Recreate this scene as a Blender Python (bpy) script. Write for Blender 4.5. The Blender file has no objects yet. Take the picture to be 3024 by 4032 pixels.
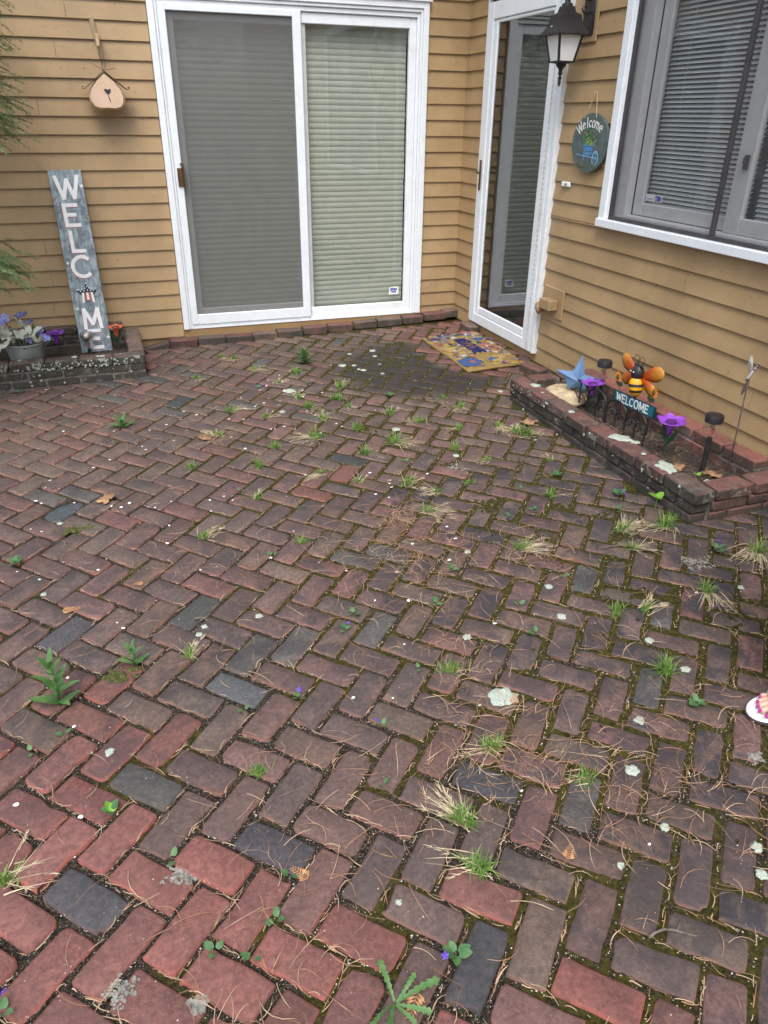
import bpy, bmesh, math, random
import numpy as np
from mathutils import Vector, Matrix, noise, Euler
R = math.radians
random.seed(7)
S = bpy.context.scene
COL = S.collection

# ------------------------------------------------------------------ camera
CAMP = Vector((-2.7331, -5.8265, 1.4960))
YAW, PITCH, ROLL, FPX = 0.34767, 0.49403, 0.012785, 2898.456
f_ = Vector((math.sin(YAW)*math.cos(PITCH), math.cos(YAW)*math.cos(PITCH), -math.sin(PITCH)))
r_ = Vector((math.cos(YAW), -math.sin(YAW), 0)); u_ = r_.cross(f_)
r2 = r_*math.cos(ROLL)+u_*math.sin(ROLL); u2 = -r_*math.sin(ROLL)+u_*math.cos(ROLL)
cam = bpy.data.objects.new('camera', bpy.data.cameras.new('camera')); COL.objects.link(cam)
cam.matrix_world = Matrix(((r2.x, u2.x, -f_.x, CAMP.x), (r2.y, u2.y, -f_.y, CAMP.y), (r2.z, u2.z, -f_.z, CAMP.z), (0, 0, 0, 1)))
cam.data.sensor_fit = 'VERTICAL'; cam.data.sensor_height = 36; cam.data.lens = FPX/4032*36
cam.data.clip_start = .02; cam.data.clip_end = 400
S.camera = cam
# ------------------------------------------------------------------ light: bright overcast
W = bpy.data.worlds.new('World'); S.world = W; W.use_nodes = True
nt = W.node_tree; bg = nt.nodes['Background']
sky = nt.nodes.new('ShaderNodeTexSky'); sky.sky_type = 'NISHITA'; sky.sun_disc = False
SUN_EL, SUN_AZ = R(58), R(205)
sky.sun_elevation = SUN_EL; sky.sun_rotation = SUN_AZ; sky.dust_density = 3; sky.air_density = 1; sky.ozone_density = 1
hs = nt.nodes.new('ShaderNodeHueSaturation'); hs.inputs['Saturation'].default_value = .68
nt.links.new(sky.outputs[0], hs.inputs['Color']); nt.links.new(hs.outputs[0], bg.inputs['Color'])
bg.inputs['Strength'].default_value = .12
sd = bpy.data.lights.new('sun', 'SUN'); sd.energy = .9; sd.angle = R(35); sd.color = (1, .98, .95)
sun = bpy.data.objects.new('sun', sd); COL.objects.link(sun)
sdir = Vector((math.sin(SUN_AZ)*math.cos(SUN_EL), math.cos(SUN_AZ)*math.cos(SUN_EL), math.sin(SUN_EL)))
sun.rotation_euler = sdir.to_track_quat('Z', 'Y').to_euler()
vs = S.view_settings; vs.view_transform = 'Standard'; vs.look = 'None'; vs.gamma = 1; vs.use_curve_mapping = False
vs.exposure = 1.42
S.cycles.max_bounces = 10; S.cycles.transparent_max_bounces = 24

# ------------------------------------------------------------------ materials
def newmat(name):
    m = bpy.data.materials.new(name); m.use_nodes = True
    return m, m.node_tree, m.node_tree.nodes['Principled BSDF']
def N(nt, t, **kw):
    n = nt.nodes.new('ShaderNode'+t)
    for k, v in kw.items():
        if k in n.inputs.keys(): n.inputs[k].default_value = v
        else: setattr(n, k, v)
    return n
def L(nt, a, b): nt.links.new(a, b)
def mixc(nt, fac, a, b, blend='MIX'):
    n = nt.nodes.new('ShaderNodeMix'); n.data_type = 'RGBA'; n.blend_type = blend
    for s, v in ((n.inputs[0], fac), (n.inputs[6], a), (n.inputs[7], b)):
        if hasattr(v, 'type') and hasattr(v, 'links'): L(nt, v, s)
        else: s.default_value = v if not isinstance(v, tuple) or len(v) == 4 else (*v, 1)
    return n.outputs[2]
def ramp(nt, src, lo, hi, a=0., b=1.):
    n = N(nt, 'MapRange'); n.interpolation_type = 'SMOOTHSTEP'
    n.inputs[1].default_value = lo; n.inputs[2].default_value = hi; n.inputs[3].default_value = a; n.inputs[4].default_value = b
    L(nt, src, n.inputs[0]); return n.outputs[0]
def math_(nt, op, a, b=0.):
    n = N(nt, 'Math', operation=op)
    for i, v in enumerate((a, b)):
        if hasattr(v, 'links'): L(nt, v, n.inputs[i])
        else: n.inputs[i].default_value = v
    return n.outputs[0]
def pos(nt): return N(nt, 'NewGeometry').outputs['Position']
def nz(nt, scale, detail=4, rough=.6, vec=None, dist=0):
    n = N(nt, 'TexNoise'); n.inputs['Scale'].default_value = scale; n.inputs['Detail'].default_value = detail
    n.inputs['Roughness'].default_value = rough; n.inputs['Distortion'].default_value = dist
    L(nt, vec if vec is not None else pos(nt), n.inputs['Vector']); return n.outputs[0]
def scaled(nt, s):
    n = N(nt, 'VectorMath', operation='MULTIPLY'); L(nt, pos(nt), n.inputs[0]); n.inputs[1].default_value = s; return n.outputs[0]
def bump(nt, b, h, strength=.3, dist=.01):
    n = N(nt, 'Bump'); n.inputs['Strength'].default_value = strength; n.inputs['Distance'].default_value = dist
    L(nt, h, n.inputs['Height']); L(nt, n.outputs[0], b.inputs['Normal'])
def M(name, c, rough=.6, metal=0, var=.18, vs_=14., bmp=.15, bs=90., dirt=None, spec=None, bd=.004):
    m, t, b = newmat(name); b.inputs['Roughness'].default_value = rough; b.inputs['Metallic'].default_value = metal
    if spec is not None: b.inputs['Specular IOR Level'].default_value = spec
    f = ramp(t, nz(t, vs_), .3, .7)
    col = mixc(t, f, tuple(x*(1-var) for x in c), tuple(min(1, x*(1+var)) for x in c))
    if dirt: col = mixc(t, ramp(t, nz(t, 5, 6, .7), .52, .8, 0, dirt[1]), col, dirt[0])
    L(t, col, b.inputs['Base Color'])
    if bmp: bump(t, b, nz(t, bs, 5), bmp, bd)
    return m
MAT = {}
def painted(name, c, rough, streak):
    m, t, b = newmat(name); b.inputs['Roughness'].default_value = rough
    grain = nz(t, 1, 5, .65, scaled(t, (9, 9, 120)))
    f = ramp(t, nz(t, 3.2, 5), .3, .72)
    col = mixc(t, f, tuple(x*.86 for x in c), tuple(x*1.1 for x in c))
    col = mixc(t, ramp(t, grain, .35, .7, 0, .12), col, tuple(x*.8 for x in c))
    col = mixc(t, ramp(t, nz(t, 1, 4, .6, scaled(t, (14, 14, 2.2))), .56, .78, 0, streak), col, (.12, .085, .045))
    sp = ramp(t, nz(t, 55, 2, .5), .71, .75, 0, .7)
    col = mixc(t, sp, col, (.07, .045, .025))
    L(t, col, b.inputs['Base Color']); bump(t, b, grain, .28, .003); return m
MAT['siding'] = painted('siding_paint', (.375, .256, .130), .48, .18)
MAT['skirt'] = painted('skirt_paint', (.30, .195, .090), .5, .4)
MAT['white'] = M('white_vinyl', (.76, .80, .83), .32, var=.03, bmp=.05, dirt=((.42, .40, .34), .35))
MAT['vinyl_grey'] = M('grey_vinyl', (.56, .57, .57), .4, var=.05, dirt=((.3, .29, .26), .4))
MAT['white_metal'] = M('white_enamel', (.75, .80, .84), .25, var=.03, bmp=.03, dirt=((.45, .44, .4), .25))
MAT['black'] = M('black_iron', (.018, .018, .02), .45, var=.3, bmp=.2)
MAT['track'] = M('dark_track', (.045, .042, .045), .5)
MAT['brass'] = M('aged_brass', (.16, .105, .06), .35, .8)
MAT['steel'] = M('steel', (.55, .54, .52), .28, 1, var=.1)
MAT['galv'] = M('galvanised', (.30, .315, .30), .55, .35, var=.22, vs_=9, dirt=((.16, .15, .12), .6))
MAT['dark_room'] = M('dark_interior', (.02, .021, .022), .9)
MAT['blind'] = M('blind_cream', (.48, .50, .44), .55, var=.04, bmp=0)
MAT['slat'] = M('blind_grey', (.82, .84, .84), .45, var=.04, bmp=0)
MAT['frost'] = M('frosted_glass', (.82, .83, .82), .35, var=.04, bmp=0)
MAT['wood_tan'] = M('weathered_tan', (.33, .24, .14), .7, vs_=30, bmp=.3)
MAT['rust'] = M('rusty_wire', (.085, .06, .045), .6, .4)
MAT['letter'] = M('white_paint', (.80, .80, .78), .6, var=.06, vs_=40)
MAT['red_paint'] = M('red_paint', (.42, .10, .08), .6)
MAT['navy'] = M('navy_paint', (.025, .03, .05), .6)
MAT['blue_paint'] = M('blue_paint', (.06, .09, .42), .5)
MAT['star_blue'] = M('star_blue', (.115, .205, .36), .5, var=.1, vs_=20, bmp=.1, dirt=((.09, .075, .06), .4))
MAT['teal'] = M('teal_enamel', (.012, .16, .21), .4, var=.12, dirt=((.09, .075, .06), .4))
MAT['teal_dark'] = M('teal_edge', (.006, .045, .06), .4)
MAT['purple'] = M('purple_enamel', (.25, .055, .48), .4, var=.2, vs_=30, dirt=((.09, .075, .06), .4))
MAT['purple_deep'] = M('purple_deep', (.09, .02, .16), .5)
MAT['orange'] = M('orange_enamel', (.62, .13, .05), .4, var=.2, vs_=30, dirt=((.09, .075, .06), .4))
MAT['green_enamel'] = M('green_enamel', (.03, .075, .04), .45, var=.3)
MAT['lilac'] = M('lilac_silk', (.34, .36, .74), .6, var=.25, vs_=60)
MAT['cream_silk'] = M('cream_silk', (.66, .68, .55), .6, var=.14, vs_=40)
MAT['bee_yellow'] = M('bee_yellow', (.72, .36, .012), .4, var=.15, vs_=30, dirt=((.09, .075, .06), .4))
MAT['stone'] = M('tan_stone', (.48, .38, .24), .85, var=.25, vs_=22, bmp=.5)
MAT['straw'] = M('straw', (.52, .43, .28), .8, var=.3, vs_=40, bmp=0)
MAT['needle'] = M('pine_needle', (.25, .135, .075), .8, var=.45, vs_=25, bmp=0)
MAT['needle_pale'] = M('pale_needle', (.40, .28, .18), .8, var=.3, vs_=25, bmp=0)
MAT['oak'] = M('dry_leaf', (.33, .19, .10), .75, var=.3, vs_=50)
MAT['cedar'] = M('dry_cedar', (.42, .22, .10), .75, var=.3, vs_=50)
MAT['twig'] = M('twig_bark', (.13, .105, .085), .9, var=.4, vs_=60, bmp=.6)
MAT['petal'] = M('petal', (.80, .77, .80), .6, var=.06, bmp=0)
MAT['grit'] = M('grit', (.42, .36, .27), .9, var=.5, vs_=80, bmp=0)
MAT['mortar'] = M('planter_mortar', (.12, .115, .10), .95, var=.5, vs_=40, bmp=.9, bs=160)
MAT['concrete'] = M('old_mortar', (.25, .24, .21), .95, var=.3, vs_=60, bmp=.9, bs=160)
MAT['skin'] = M('skin', (.62, .38, .29), .5, var=.08, vs_=30, bmp=.06)
MAT['nail'] = M('nail_polish', (.40, .012, .20), .2, var=.05, bmp=0)
MAT['sandal'] = M('white_foam', (.80, .80, .79), .6, var=.04, vs_=60, bmp=.15, bs=260)
MAT['sandal_sole'] = M('sandal_sole', (.05, .048, .045), .8)
MAT['cloth'] = M('denim', (.10, .14, .22), .85, var=.2, vs_=60, bmp=.3, bs=300)
MAT['shirt'] = M('shirt', (.55, .52, .50), .85)
MAT['hair'] = M('hair', (.10, .065, .04), .6)
MAT['bark'] = M('bark', (.14, .10, .075), .9, var=.4, vs_=30, bmp=.8)
def foliage(name, a, b, sc=30):
    m, t, bs = newmat(name); bs.inputs['Roughness'].default_value = .5
    inf = N(t, 'ObjectInfo')
    f = ramp(t, nz(t, sc, 3), .3, .7)
    L(t, mixc(t, f, a, b), bs.inputs['Base Color'])
    tr = N(t, 'BsdfTranslucent'); L(t, mixc(t, f, tuple(x*1.3 for x in a), tuple(x*1.3 for x in b)), tr.inputs[0])
    mx = N(t, 'MixShader'); mx.inputs[0].default_value = .25
    L(t, bs.outputs[0], mx.inputs[1]); L(t, tr.outputs[0], mx.inputs[2]); L(t, mx.outputs[0], t.nodes['Material Output'].inputs[0])
    return m
MAT['grass'] = foliage('grass_blade', (.10, .21, .035), (.21, .32, .08))
MAT['leafy'] = foliage('weed_leaf', (.06, .17, .04), (.13, .25, .08))
MAT['lime'] = foliage('lime_leaf', (.16, .36, .03), (.22, .42, .06))
MAT['violet_leaf'] = foliage('violet_leaf', (.05, .15, .05), (.11, .22, .08))
MAT['conifer'] = foliage('conifer_leaf', (.12, .21, .08), (.24, .35, .16), 12)
MAT['treeleaf'] = foliage('tree_leaf', (.04, .075, .02), (.09, .13, .035), 4)
def glass(name, tint, k):
    m, t, b = newmat(name); t.nodes.remove(b)
    geo = N(t, 'NewGeometry'); dt = N(t, 'VectorMath', operation='DOT_PRODUCT'); L(t, geo.outputs['Normal'], dt.inputs[0]); L(t, geo.outputs['Incoming'], dt.inputs[1])
    sch = math_(t, 'ADD', .042, math_(t, 'MULTIPLY', math_(t, 'POWER', math_(t, 'SUBTRACT', 1., math_(t, 'ABSOLUTE', dt.outputs['Value'])), 5.), .958))
    fac = math_(t, 'MINIMUM', math_(t, 'MULTIPLY', sch, k), 1.)   # both faces of the sheet, whichever way the ray comes
    tr = N(t, 'BsdfTransparent'); tr.inputs[0].default_value = (*tint, 1)
    gl = N(t, 'BsdfGlossy'); gl.inputs['Roughness'].default_value = .012; gl.inputs['Color'].default_value = (.95, .97, .97, 1)
    n1 = nz(t, 2.0, 2); bp = N(t, 'Bump'); bp.inputs['Strength'].default_value = .02; bp.inputs['Distance'].default_value = .02
    L(t, n1, bp.inputs['Height']); L(t, bp.outputs[0], gl.inputs['Normal'])
    mx = N(t, 'MixShader'); L(t, fac, mx.inputs[0]); L(t, tr.outputs[0], mx.inputs[1]); L(t, gl.outputs[0], mx.inputs[2])
    L(t, mx.outputs[0], t.nodes['Material Output'].inputs[0]); return m
MAT['glass'] = glass('window_glass', (.88, .91, .89), 2.4)
MAT['storm_glass'] = glass('storm_glass', (.9, .94, .92), 2.4)
MAT['jar'] = glass('jar_plastic', (.95, .96, .96), 1.2)
def screen(name, c, op):
    m, t, b = newmat(name); b.inputs['Base Color'].default_value = (*c, 1); b.inputs['Roughness'].default_value = .8
    tr = N(t, 'BsdfTransparent'); mx = N(t, 'MixShader')
    f = math_(t, 'ADD', op-.04, math_(t, 'MULTIPLY', nz(t, 6, 3), .08)); L(t, f, mx.inputs[0])
    L(t, tr.outputs[0], mx.inputs[1]); L(t, b.outputs[0], mx.inputs[2]); L(t, mx.outputs[0], t.nodes['Material Output'].inputs[0]); return m
MAT['mesh'] = screen('insect_screen', (.15, .15, .145), .58)
MAT['mesh_light'] = screen('window_screen', (.095, .10, .11), .36)

def ellipse_field(t, cx, cy, rx, ry, rot, nzamp, nscale):
    mp = N(t, 'Mapping', vector_type='TEXTURE'); L(t, pos(t), mp.inputs[0])
    mp.inputs['Location'].default_value = (cx, cy, 0); mp.inputs['Rotation'].default_value = (0, 0, rot); mp.inputs['Scale'].default_value = (rx, ry, 1)
    v = N(t, 'VectorMath', operation='MULTIPLY'); L(t, mp.outputs[0], v.inputs[0]); v.inputs[1].default_value = (1, 1, 0)
    ln = N(t, 'VectorMath', operation='LENGTH'); L(t, v.outputs[0], ln.inputs[0])
    return math_(t, 'ADD', ln.outputs['Value'], math_(t, 'MULTIPLY', math_(t, 'SUBTRACT', nz(t, nscale, 5), .5), nzamp))
def stain_mask(t):
    a = ramp(t, ellipse_field(t, -.86, -1.22, .56, .66, R(18), .7, 5), .72, 1.12, 1, 0)
    b = ramp(t, ellipse_field(t, -.30, -1.02, .40, .60, 0, .25, 6), .95, 1.12, 0, 1)
    return math_(t, 'MULTIPLY', a, b)
def brickmat(name, lichen=0., grime=.55, paving=True):
    m, t, b = newmat(name); b.inputs['Roughness'].default_value = .82; b.inputs['Specular IOR Level'].default_value = .3
    at = N(t, 'Attribute', attribute_name='tone'); wn = N(t, 'Attribute', attribute_name='worn')
    tone = at.outputs['Color']
    col = mixc(t, ramp(t, nz(t, 70, 6, .7), .3, .7), mixc(t, 1., tone, (.72, .70, .70), 'MULTIPLY'), mixc(t, 1., tone, (1.28, 1.25, 1.22), 'MULTIPLY'))
    # rubbed arrises show the red body of the brick
    col = mixc(t, math_(t, 'MULTIPLY', wn.outputs['Fac'], ramp(t, nz(t, 11, 4), .40, .60, 0, .8)), col, mixc(t, 1., tone, (1.85, 1.25, 1.15), 'MULTIPLY'))
    # sooty algae blotches, thinner where the arris is rubbed clean
    blot = ramp(t, nz(t, 8.5, 7, .74, dist=.5), .38, .60)
    inner = math_(t, 'SUBTRACT', 1., math_(t, 'MULTIPLY', wn.outputs['Fac'], .75))
    amt = N(t, 'Attribute', attribute_name='sooty').outputs['Fac']
    col = mixc(t, math_(t, 'MULTIPLY', math_(t, 'MULTIPLY', blot, inner), amt), col, (.047, .042, .047))
    col = mixc(t, ramp(t, nz(t, 22, 5, .7), .55, .75, 0, .35), col, (.10, .095, .075))
    col = mixc(t, ramp(t, nz(t, 13, 5, .75), .62, .80, 0, .38), col, (.23, .21, .19))
    vo = N(t, 'TexVoronoi'); vo.inputs['Scale'].default_value = 55; L(t, pos(t), vo.inputs['Vector'])
    spk = ramp(t, vo.outputs['Distance'], .07, .10, 1, 0)
    spk = math_(t, 'MULTIPLY', spk, ramp(t, nz(t, 9, 3), .52, .6))
    col = mixc(t, math_(t, 'MULTIPLY', spk, .6), col, (.5, .5, .45))
    if paving:
        sm = stain_mask(t)
        col = mixc(t, math_(t, 'MULTIPLY', sm, .88), col, (.026, .025, .025))
        L(t, ramp(t, sm, 0, 1, .82, .62), b.inputs['Roughness'])
    if lichen:
        lf = ramp(t, nz(t, 16, 6, .75, dist=.6), .54, .60)
        geo = N(t, 'NewGeometry'); sx = N(t, 'SeparateXYZ'); L(t, geo.outputs['Position'], sx.inputs[0])
        high = ramp(t, sx.outputs[2], -.02, .07, .25, 1)
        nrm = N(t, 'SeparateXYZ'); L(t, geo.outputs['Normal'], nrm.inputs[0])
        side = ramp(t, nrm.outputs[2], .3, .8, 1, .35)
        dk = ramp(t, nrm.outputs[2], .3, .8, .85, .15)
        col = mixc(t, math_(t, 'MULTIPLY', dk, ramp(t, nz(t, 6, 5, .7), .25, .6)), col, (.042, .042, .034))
        col = mixc(t, math_(t, 'MULTIPLY', math_(t, 'MULTIPLY', math_(t, 'MULTIPLY', lf, high), side), lichen), col, mixc(t, nz(t, 60), (.24, .27, .22), (.42, .45, .38)))
    L(t, col, b.inputs['Base Color'])
    h = math_(t, 'ADD', nz(t, 210, 7, .75), math_(t, 'MULTIPLY', nz(t, 18, 4), 1.4))
    bump(t, b, h, .8, .005); return m
MAT['paver'] = brickmat('paving_brick')
MAT['wallbrick'] = brickmat('planter_brick', .55, .5, False)
MAT['wallbrick2'] = brickmat('planter_brick_mossy', 1., .5, False)
MAT['edgebrick'] = brickmat('edging_brick', .15, .4, False)
def jointmat():
    m, t, b = newmat('joint_moss'); b.inputs['Roughness'].default_value = .95; b.inputs['Specular IOR Level'].default_value = .1
    geo = N(t, 'NewGeometry'); sx = N(t, 'SeparateXYZ'); L(t, geo.outputs['Position'], sx.inputs[0])
    # moss is thicker on the damp right of the patio, soil and grit on the left
    bias = math_(t, 'ADD', nz(t, 3.2, 5, .65), ramp(t, sx.outputs[0], -3.2, -1.2, -.075, .12))
    moss = math_(t, 'MULTIPLY', ramp(t, bias, .46, .54), ramp(t, nz(t, 34, 4, .7), .36, .5, .25, 1))
    mc = mixc(t, ramp(t, nz(t, 60, 5, .7), .3, .7), (.018, .018, .006), (.088, .078, .018))
    soil = mixc(t, ramp(t, nz(t, 130, 6, .75), .35, .68), (.011, .009, .007), (.075, .060, .045))
    soil = mixc(t, ramp(t, nz(t, 260, 2, .5), .62, .68, 0, .8), soil, (.36, .32, .26))
    col = mixc(t, moss, soil, mc)
    L(t, col, b.inputs['Base Color']); bump(t, b, nz(t, 240, 6, .75), 1., .006); return m
MAT['joint'] = jointmat()
MAT['mulch'] = M('dark_mulch', (.055, .040, .030), .95, var=.6, vs_=60, bmp=1., bs=120, bd=.01)
MAT['ground'] = M('yard_ground', (.09, .085, .05), .95, var=.4, vs_=1.2, bmp=.6, bs=20)
def slate_m():
    m, t, b = newmat('slate'); b.inputs['Roughness'].default_value = .6
    L(t, mixc(t, ramp(t, nz(t, 24, 6, .7), .3, .7), (.06, .09, .088), (.105, .14, .135)), b.inputs['Base Color'])
    bump(t, b, nz(t, 50, 6), .5, .004); return m
MAT['slate'] = slate_m()
def board_m():
    m, t, b = newmat('washed_board'); b.inputs['Roughness'].default_value = .75
    g = nz(t, 1, 6, .7, scaled(t, (60, 20, 9)))
    c = mixc(t, ramp(t, g, .3, .7), (.15, .20, .225), (.42, .49, .53)); c = mixc(t, ramp(t, nz(t, 14, 6, .75), .42, .7), c, (.09, .12, .135))
    L(t, c, b.inputs['Base Color']); bump(t, b, g, .3, .003); return m
MAT['board'] = board_m()
def birdhouse_m():
    m, t, b = newmat('hammered_copper'); b.inputs['Roughness'].default_value = .5
    L(t, mixc(t, ramp(t, nz(t, 9, 5), .3, .75), (.60, .43, .27), (.70, .50, .39)), b.inputs['Base Color'])
    vo = N(t, 'TexVoronoi'); vo.inputs['Scale'].default_value = 120; L(t, pos(t), vo.inputs['Vector']); bump(t, b, vo.outputs['Distance'], .3, .003); return m
MAT['copper'] = birdhouse_m()
def wing_m():
    m, t, b = newmat('bee_wing'); b.inputs['Roughness'].default_value = .35
    at = N(t, 'Attribute', attribute_name='tip').outputs['Fac']
    f = math_(t, 'ADD', at, math_(t, 'MULTIPLY', math_(t, 'SUBTRACT', nz(t, 60, 5), .5), .5))
    L(t, mixc(t, ramp(t, f, .25, 1.15), (.40, .055, .008), (.52, .27, .04)), b.inputs['Base Color']); bump(t, b, nz(t, 1, 3, .5, scaled(t, (40, 40, 200))), .4, .004); return m
MAT['wing'] = wing_m()
def mat_m(name, c):
    m, t, b = newmat(name); b.inputs['Roughness'].default_value = .95; b.inputs['Specular IOR Level'].default_value = .1
    g = nz(t, 190, 5, .7)
    c2 = mixc(t, ramp(t, g, .3, .7), tuple(x*.55 for x in c), tuple(min(1, x*1.35) for x in c))
    L(t, mixc(t, ramp(t, nz(t, 26, 4, .7), .5, .75, 0, .45), c2, (.22, .14, .05)), b.inputs['Base Color']); bump(t, b, g, 1., .01); return m
for k, c in dict(coir=(.34, .235, .095), coir_y=(.46, .34, .11), m_blue=(.06, .12, .30), m_navy=(.03, .03, .16), m_rust=(.42, .13, .05), m_grey=(.20, .20, .24), m_white=(.62, .56, .48), m_green=(.06, .11, .04), m_pink=(.45, .15, .17)).items(): MAT[k] = mat_m('mat_'+k, c)
def lichen_m():
    m, t, b = newmat('lichen'); b.inputs['Roughness'].default_value = .95
    L(t, mixc(t, ramp(t, nz(t, 160, 5, .7), .3, .7), (.28, .34, .28), (.52, .57, .49)), b.inputs['Base Color']); bump(t, b, nz(t, 220, 5), 1., .004); return m
MAT['lichen'] = lichen_m()

# ------------------------------------------------------------------ mesh helper
class MB:
    def __init__(s): s.v = []; s.f = []; s.m = []; s.a = {}
    def add(s, vs, fs, mi=0, **att):
        o = len(s.v); s.v += [tuple(v) for v in vs]
        for f in fs: s.f.append(tuple(i+o for i in f)); s.m.append(mi)
        for k in set(list(s.a)+list(att)):
            arr = s.a.setdefault(k, [None]*o); val = att.get(k, 0.)
            arr += list(val) if isinstance(val, list) else [val]*len(vs)
        return s
    def box(s, a, b, mi=0, mat=None):
        x0, y0, z0 = [min(a[i], b[i]) for i in range(3)]; x1, y1, z1 = [max(a[i], b[i]) for i in range(3)]
        vs = [(x0,y0,z0),(x1,y0,z0),(x1,y1,z0),(x0,y1,z0),(x0,y0,z1),(x1,y0,z1),(x1,y1,z1),(x0,y1,z1)]
        if mat: vs = [mat @ Vector(v) for v in vs]
        return s.add(vs, [(0,3,2,1),(4,5,6,7),(0,1,5,4),(1,2,6,5),(2,3,7,6),(3,0,4,7)], mi)
    def cbox(s, a, b, c=.003, mi=0, mat=None):   # chamfered box
        lo = [min(a[i], b[i]) for i in range(3)]; hi = [max(a[i], b[i]) for i in range(3)]
        c = min(c, *[(hi[i]-lo[i])*.45 for i in range(3)])
        bm = bmesh.new(); bmesh.ops.create_cube(bm, size=1)
        for v in bm.verts: v.co = Vector([lo[i]+(v.co[i]+.5)*(hi[i]-lo[i]) for i in range(3)])
        bmesh.ops.bevel(bm, geom=bm.edges[:], offset=c, segments=1, affect='EDGES', profile=.5)
        bm.verts.index_update()
        s.add([(mat @ v.co) if mat else v.co for v in bm.verts], [[v.index for v in f.verts] for f in bm.faces], mi); bm.free(); return s
    def tube(s, pts, r, n=8, mi=0, cap=True):
        pts = [Vector(p) for p in pts]; k = len(pts); rs = r if isinstance(r, (list, tuple)) else [r]*k
        vs = []; prev = None
        for i, p in enumerate(pts):
            d = (pts[min(i+1, k-1)]-pts[max(i-1, 0)]).normalized()
            if prev is None: prev = d.orthogonal().normalized()
            a = (prev - d*prev.dot(d)); a = a.normalized() if a.length > 1e-6 else d.orthogonal().normalized()
            b = d.cross(a); prev = a
            for j in range(n): vs.append(p+(a*math.cos(2*math.pi*j/n)+b*math.sin(2*math.pi*j/n))*rs[i])
        fs = [(i*n+j, i*n+(j+1) % n, (i+1)*n+(j+1) % n, (i+1)*n+j) for i in range(k-1) for j in range(n)]
        if cap: fs += [tuple(range(n-1, -1, -1)), tuple(range((k-1)*n, k*n))]
        return s.add(vs, fs, mi)
    def lathe(s, prof, n=20, c=(0, 0, 0), mi=0, sq=False, closed=True):
        vs = []; k = len(prof)
        for r, z in prof:
            for j in range(n):
                a = 2*math.pi*(j+.5)/n; q = 1/math.cos(math.pi/4) if sq else 1
                vs.append((c[0]+r*q*math.cos(a), c[1]+r*q*math.sin(a), c[2]+z))
        fs = [(i*n+j, i*n+(j+1) % n, (i+1)*n+(j+1) % n, (i+1)*n+j) for i in range(k-1) for j in range(n)]
        if closed: fs += [tuple(range(n-1, -1, -1)), tuple(range((k-1)*n, k*n))]
        return s.add(vs, fs, mi)
    def poly(s, pts, d, mi=0):     # thick polygon: pts 3D loop, d thickness vector
        n = len(pts); d = Vector(d); p = [Vector(q) for q in pts]
        return s.add(p+[q+d for q in p], [tuple(range(n-1, -1, -1)), tuple(range(n, 2*n))]+[(i, (i+1) % n, n+(i+1) % n, n+i) for i in range(n)], mi)
    def mesh(s, name, mats, smooth=False):
        me = bpy.data.meshes.new(name); me.from_pydata(s.v, [], s.f)
        mats = mats if isinstance(mats, (list, tuple)) else [mats]
        for m in mats: me.materials.append(MAT[m])
        me.polygons.foreach_set('material_index', s.m)
        if smooth: me.polygons.foreach_set('use_smooth', [True]*len(s.f))
        for k, arr in s.a.items():
            arr = [0. if x is None else x for x in arr]
            if k == 'tone':
                at = me.attributes.new('tone', 'FLOAT_COLOR', 'POINT'); at.data.foreach_set('color', [c for x in arr for c in ((*x, 1.) if isinstance(x, tuple) else (.1, .1, .1, 1.))])
            else:
                at = me.attributes.new(k, 'FLOAT', 'POINT'); at.data.foreach_set('value', [float(x) for x in arr])
        bm = bmesh.new(); bm.from_mesh(me); bmesh.ops.recalc_face_normals(bm, faces=bm.faces); bm.to_mesh(me); bm.free()
        me.update(); return me
    def build(s, name, mats, parent=None, smooth=False, loc=None, kind=None):
        o = bpy.data.objects.new(name, s.mesh(name, mats, smooth)); COL.objects.link(o)
        if parent: o.parent = parent
        if loc is not None: o.location = loc
        if kind: o['kind'] = kind
        return o
def tag(o, label=None, cat=None, group=None, kind=None):
    for k, v in (('label', label), ('category', cat), ('group', group), ('kind', kind)):
        if v: o[k] = v
    return o
def thing(name, label, cat, loc=(0, 0, 0), rz=0, group=None):
    o = bpy.data.objects.new(name, None); COL.objects.link(o); o.location = loc; o.rotation_euler = (0, 0, rz); o.empty_display_size = .05
    return tag(o, label, cat, group)
def sub(name, parent): 
    o = bpy.data.objects.new(name, None); COL.objects.link(o); o.parent = parent; o.empty_display_size = .05; return o
def autosmooth(o, ang=35):
    me = o.data
    me.polygons.foreach_set('use_smooth', [True]*len(me.polygons))
    try: me.set_sharp_from_angle(angle=R(ang))
    except Exception: pass
    return o
def rnd(a, b): return random.uniform(a, b)
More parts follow.
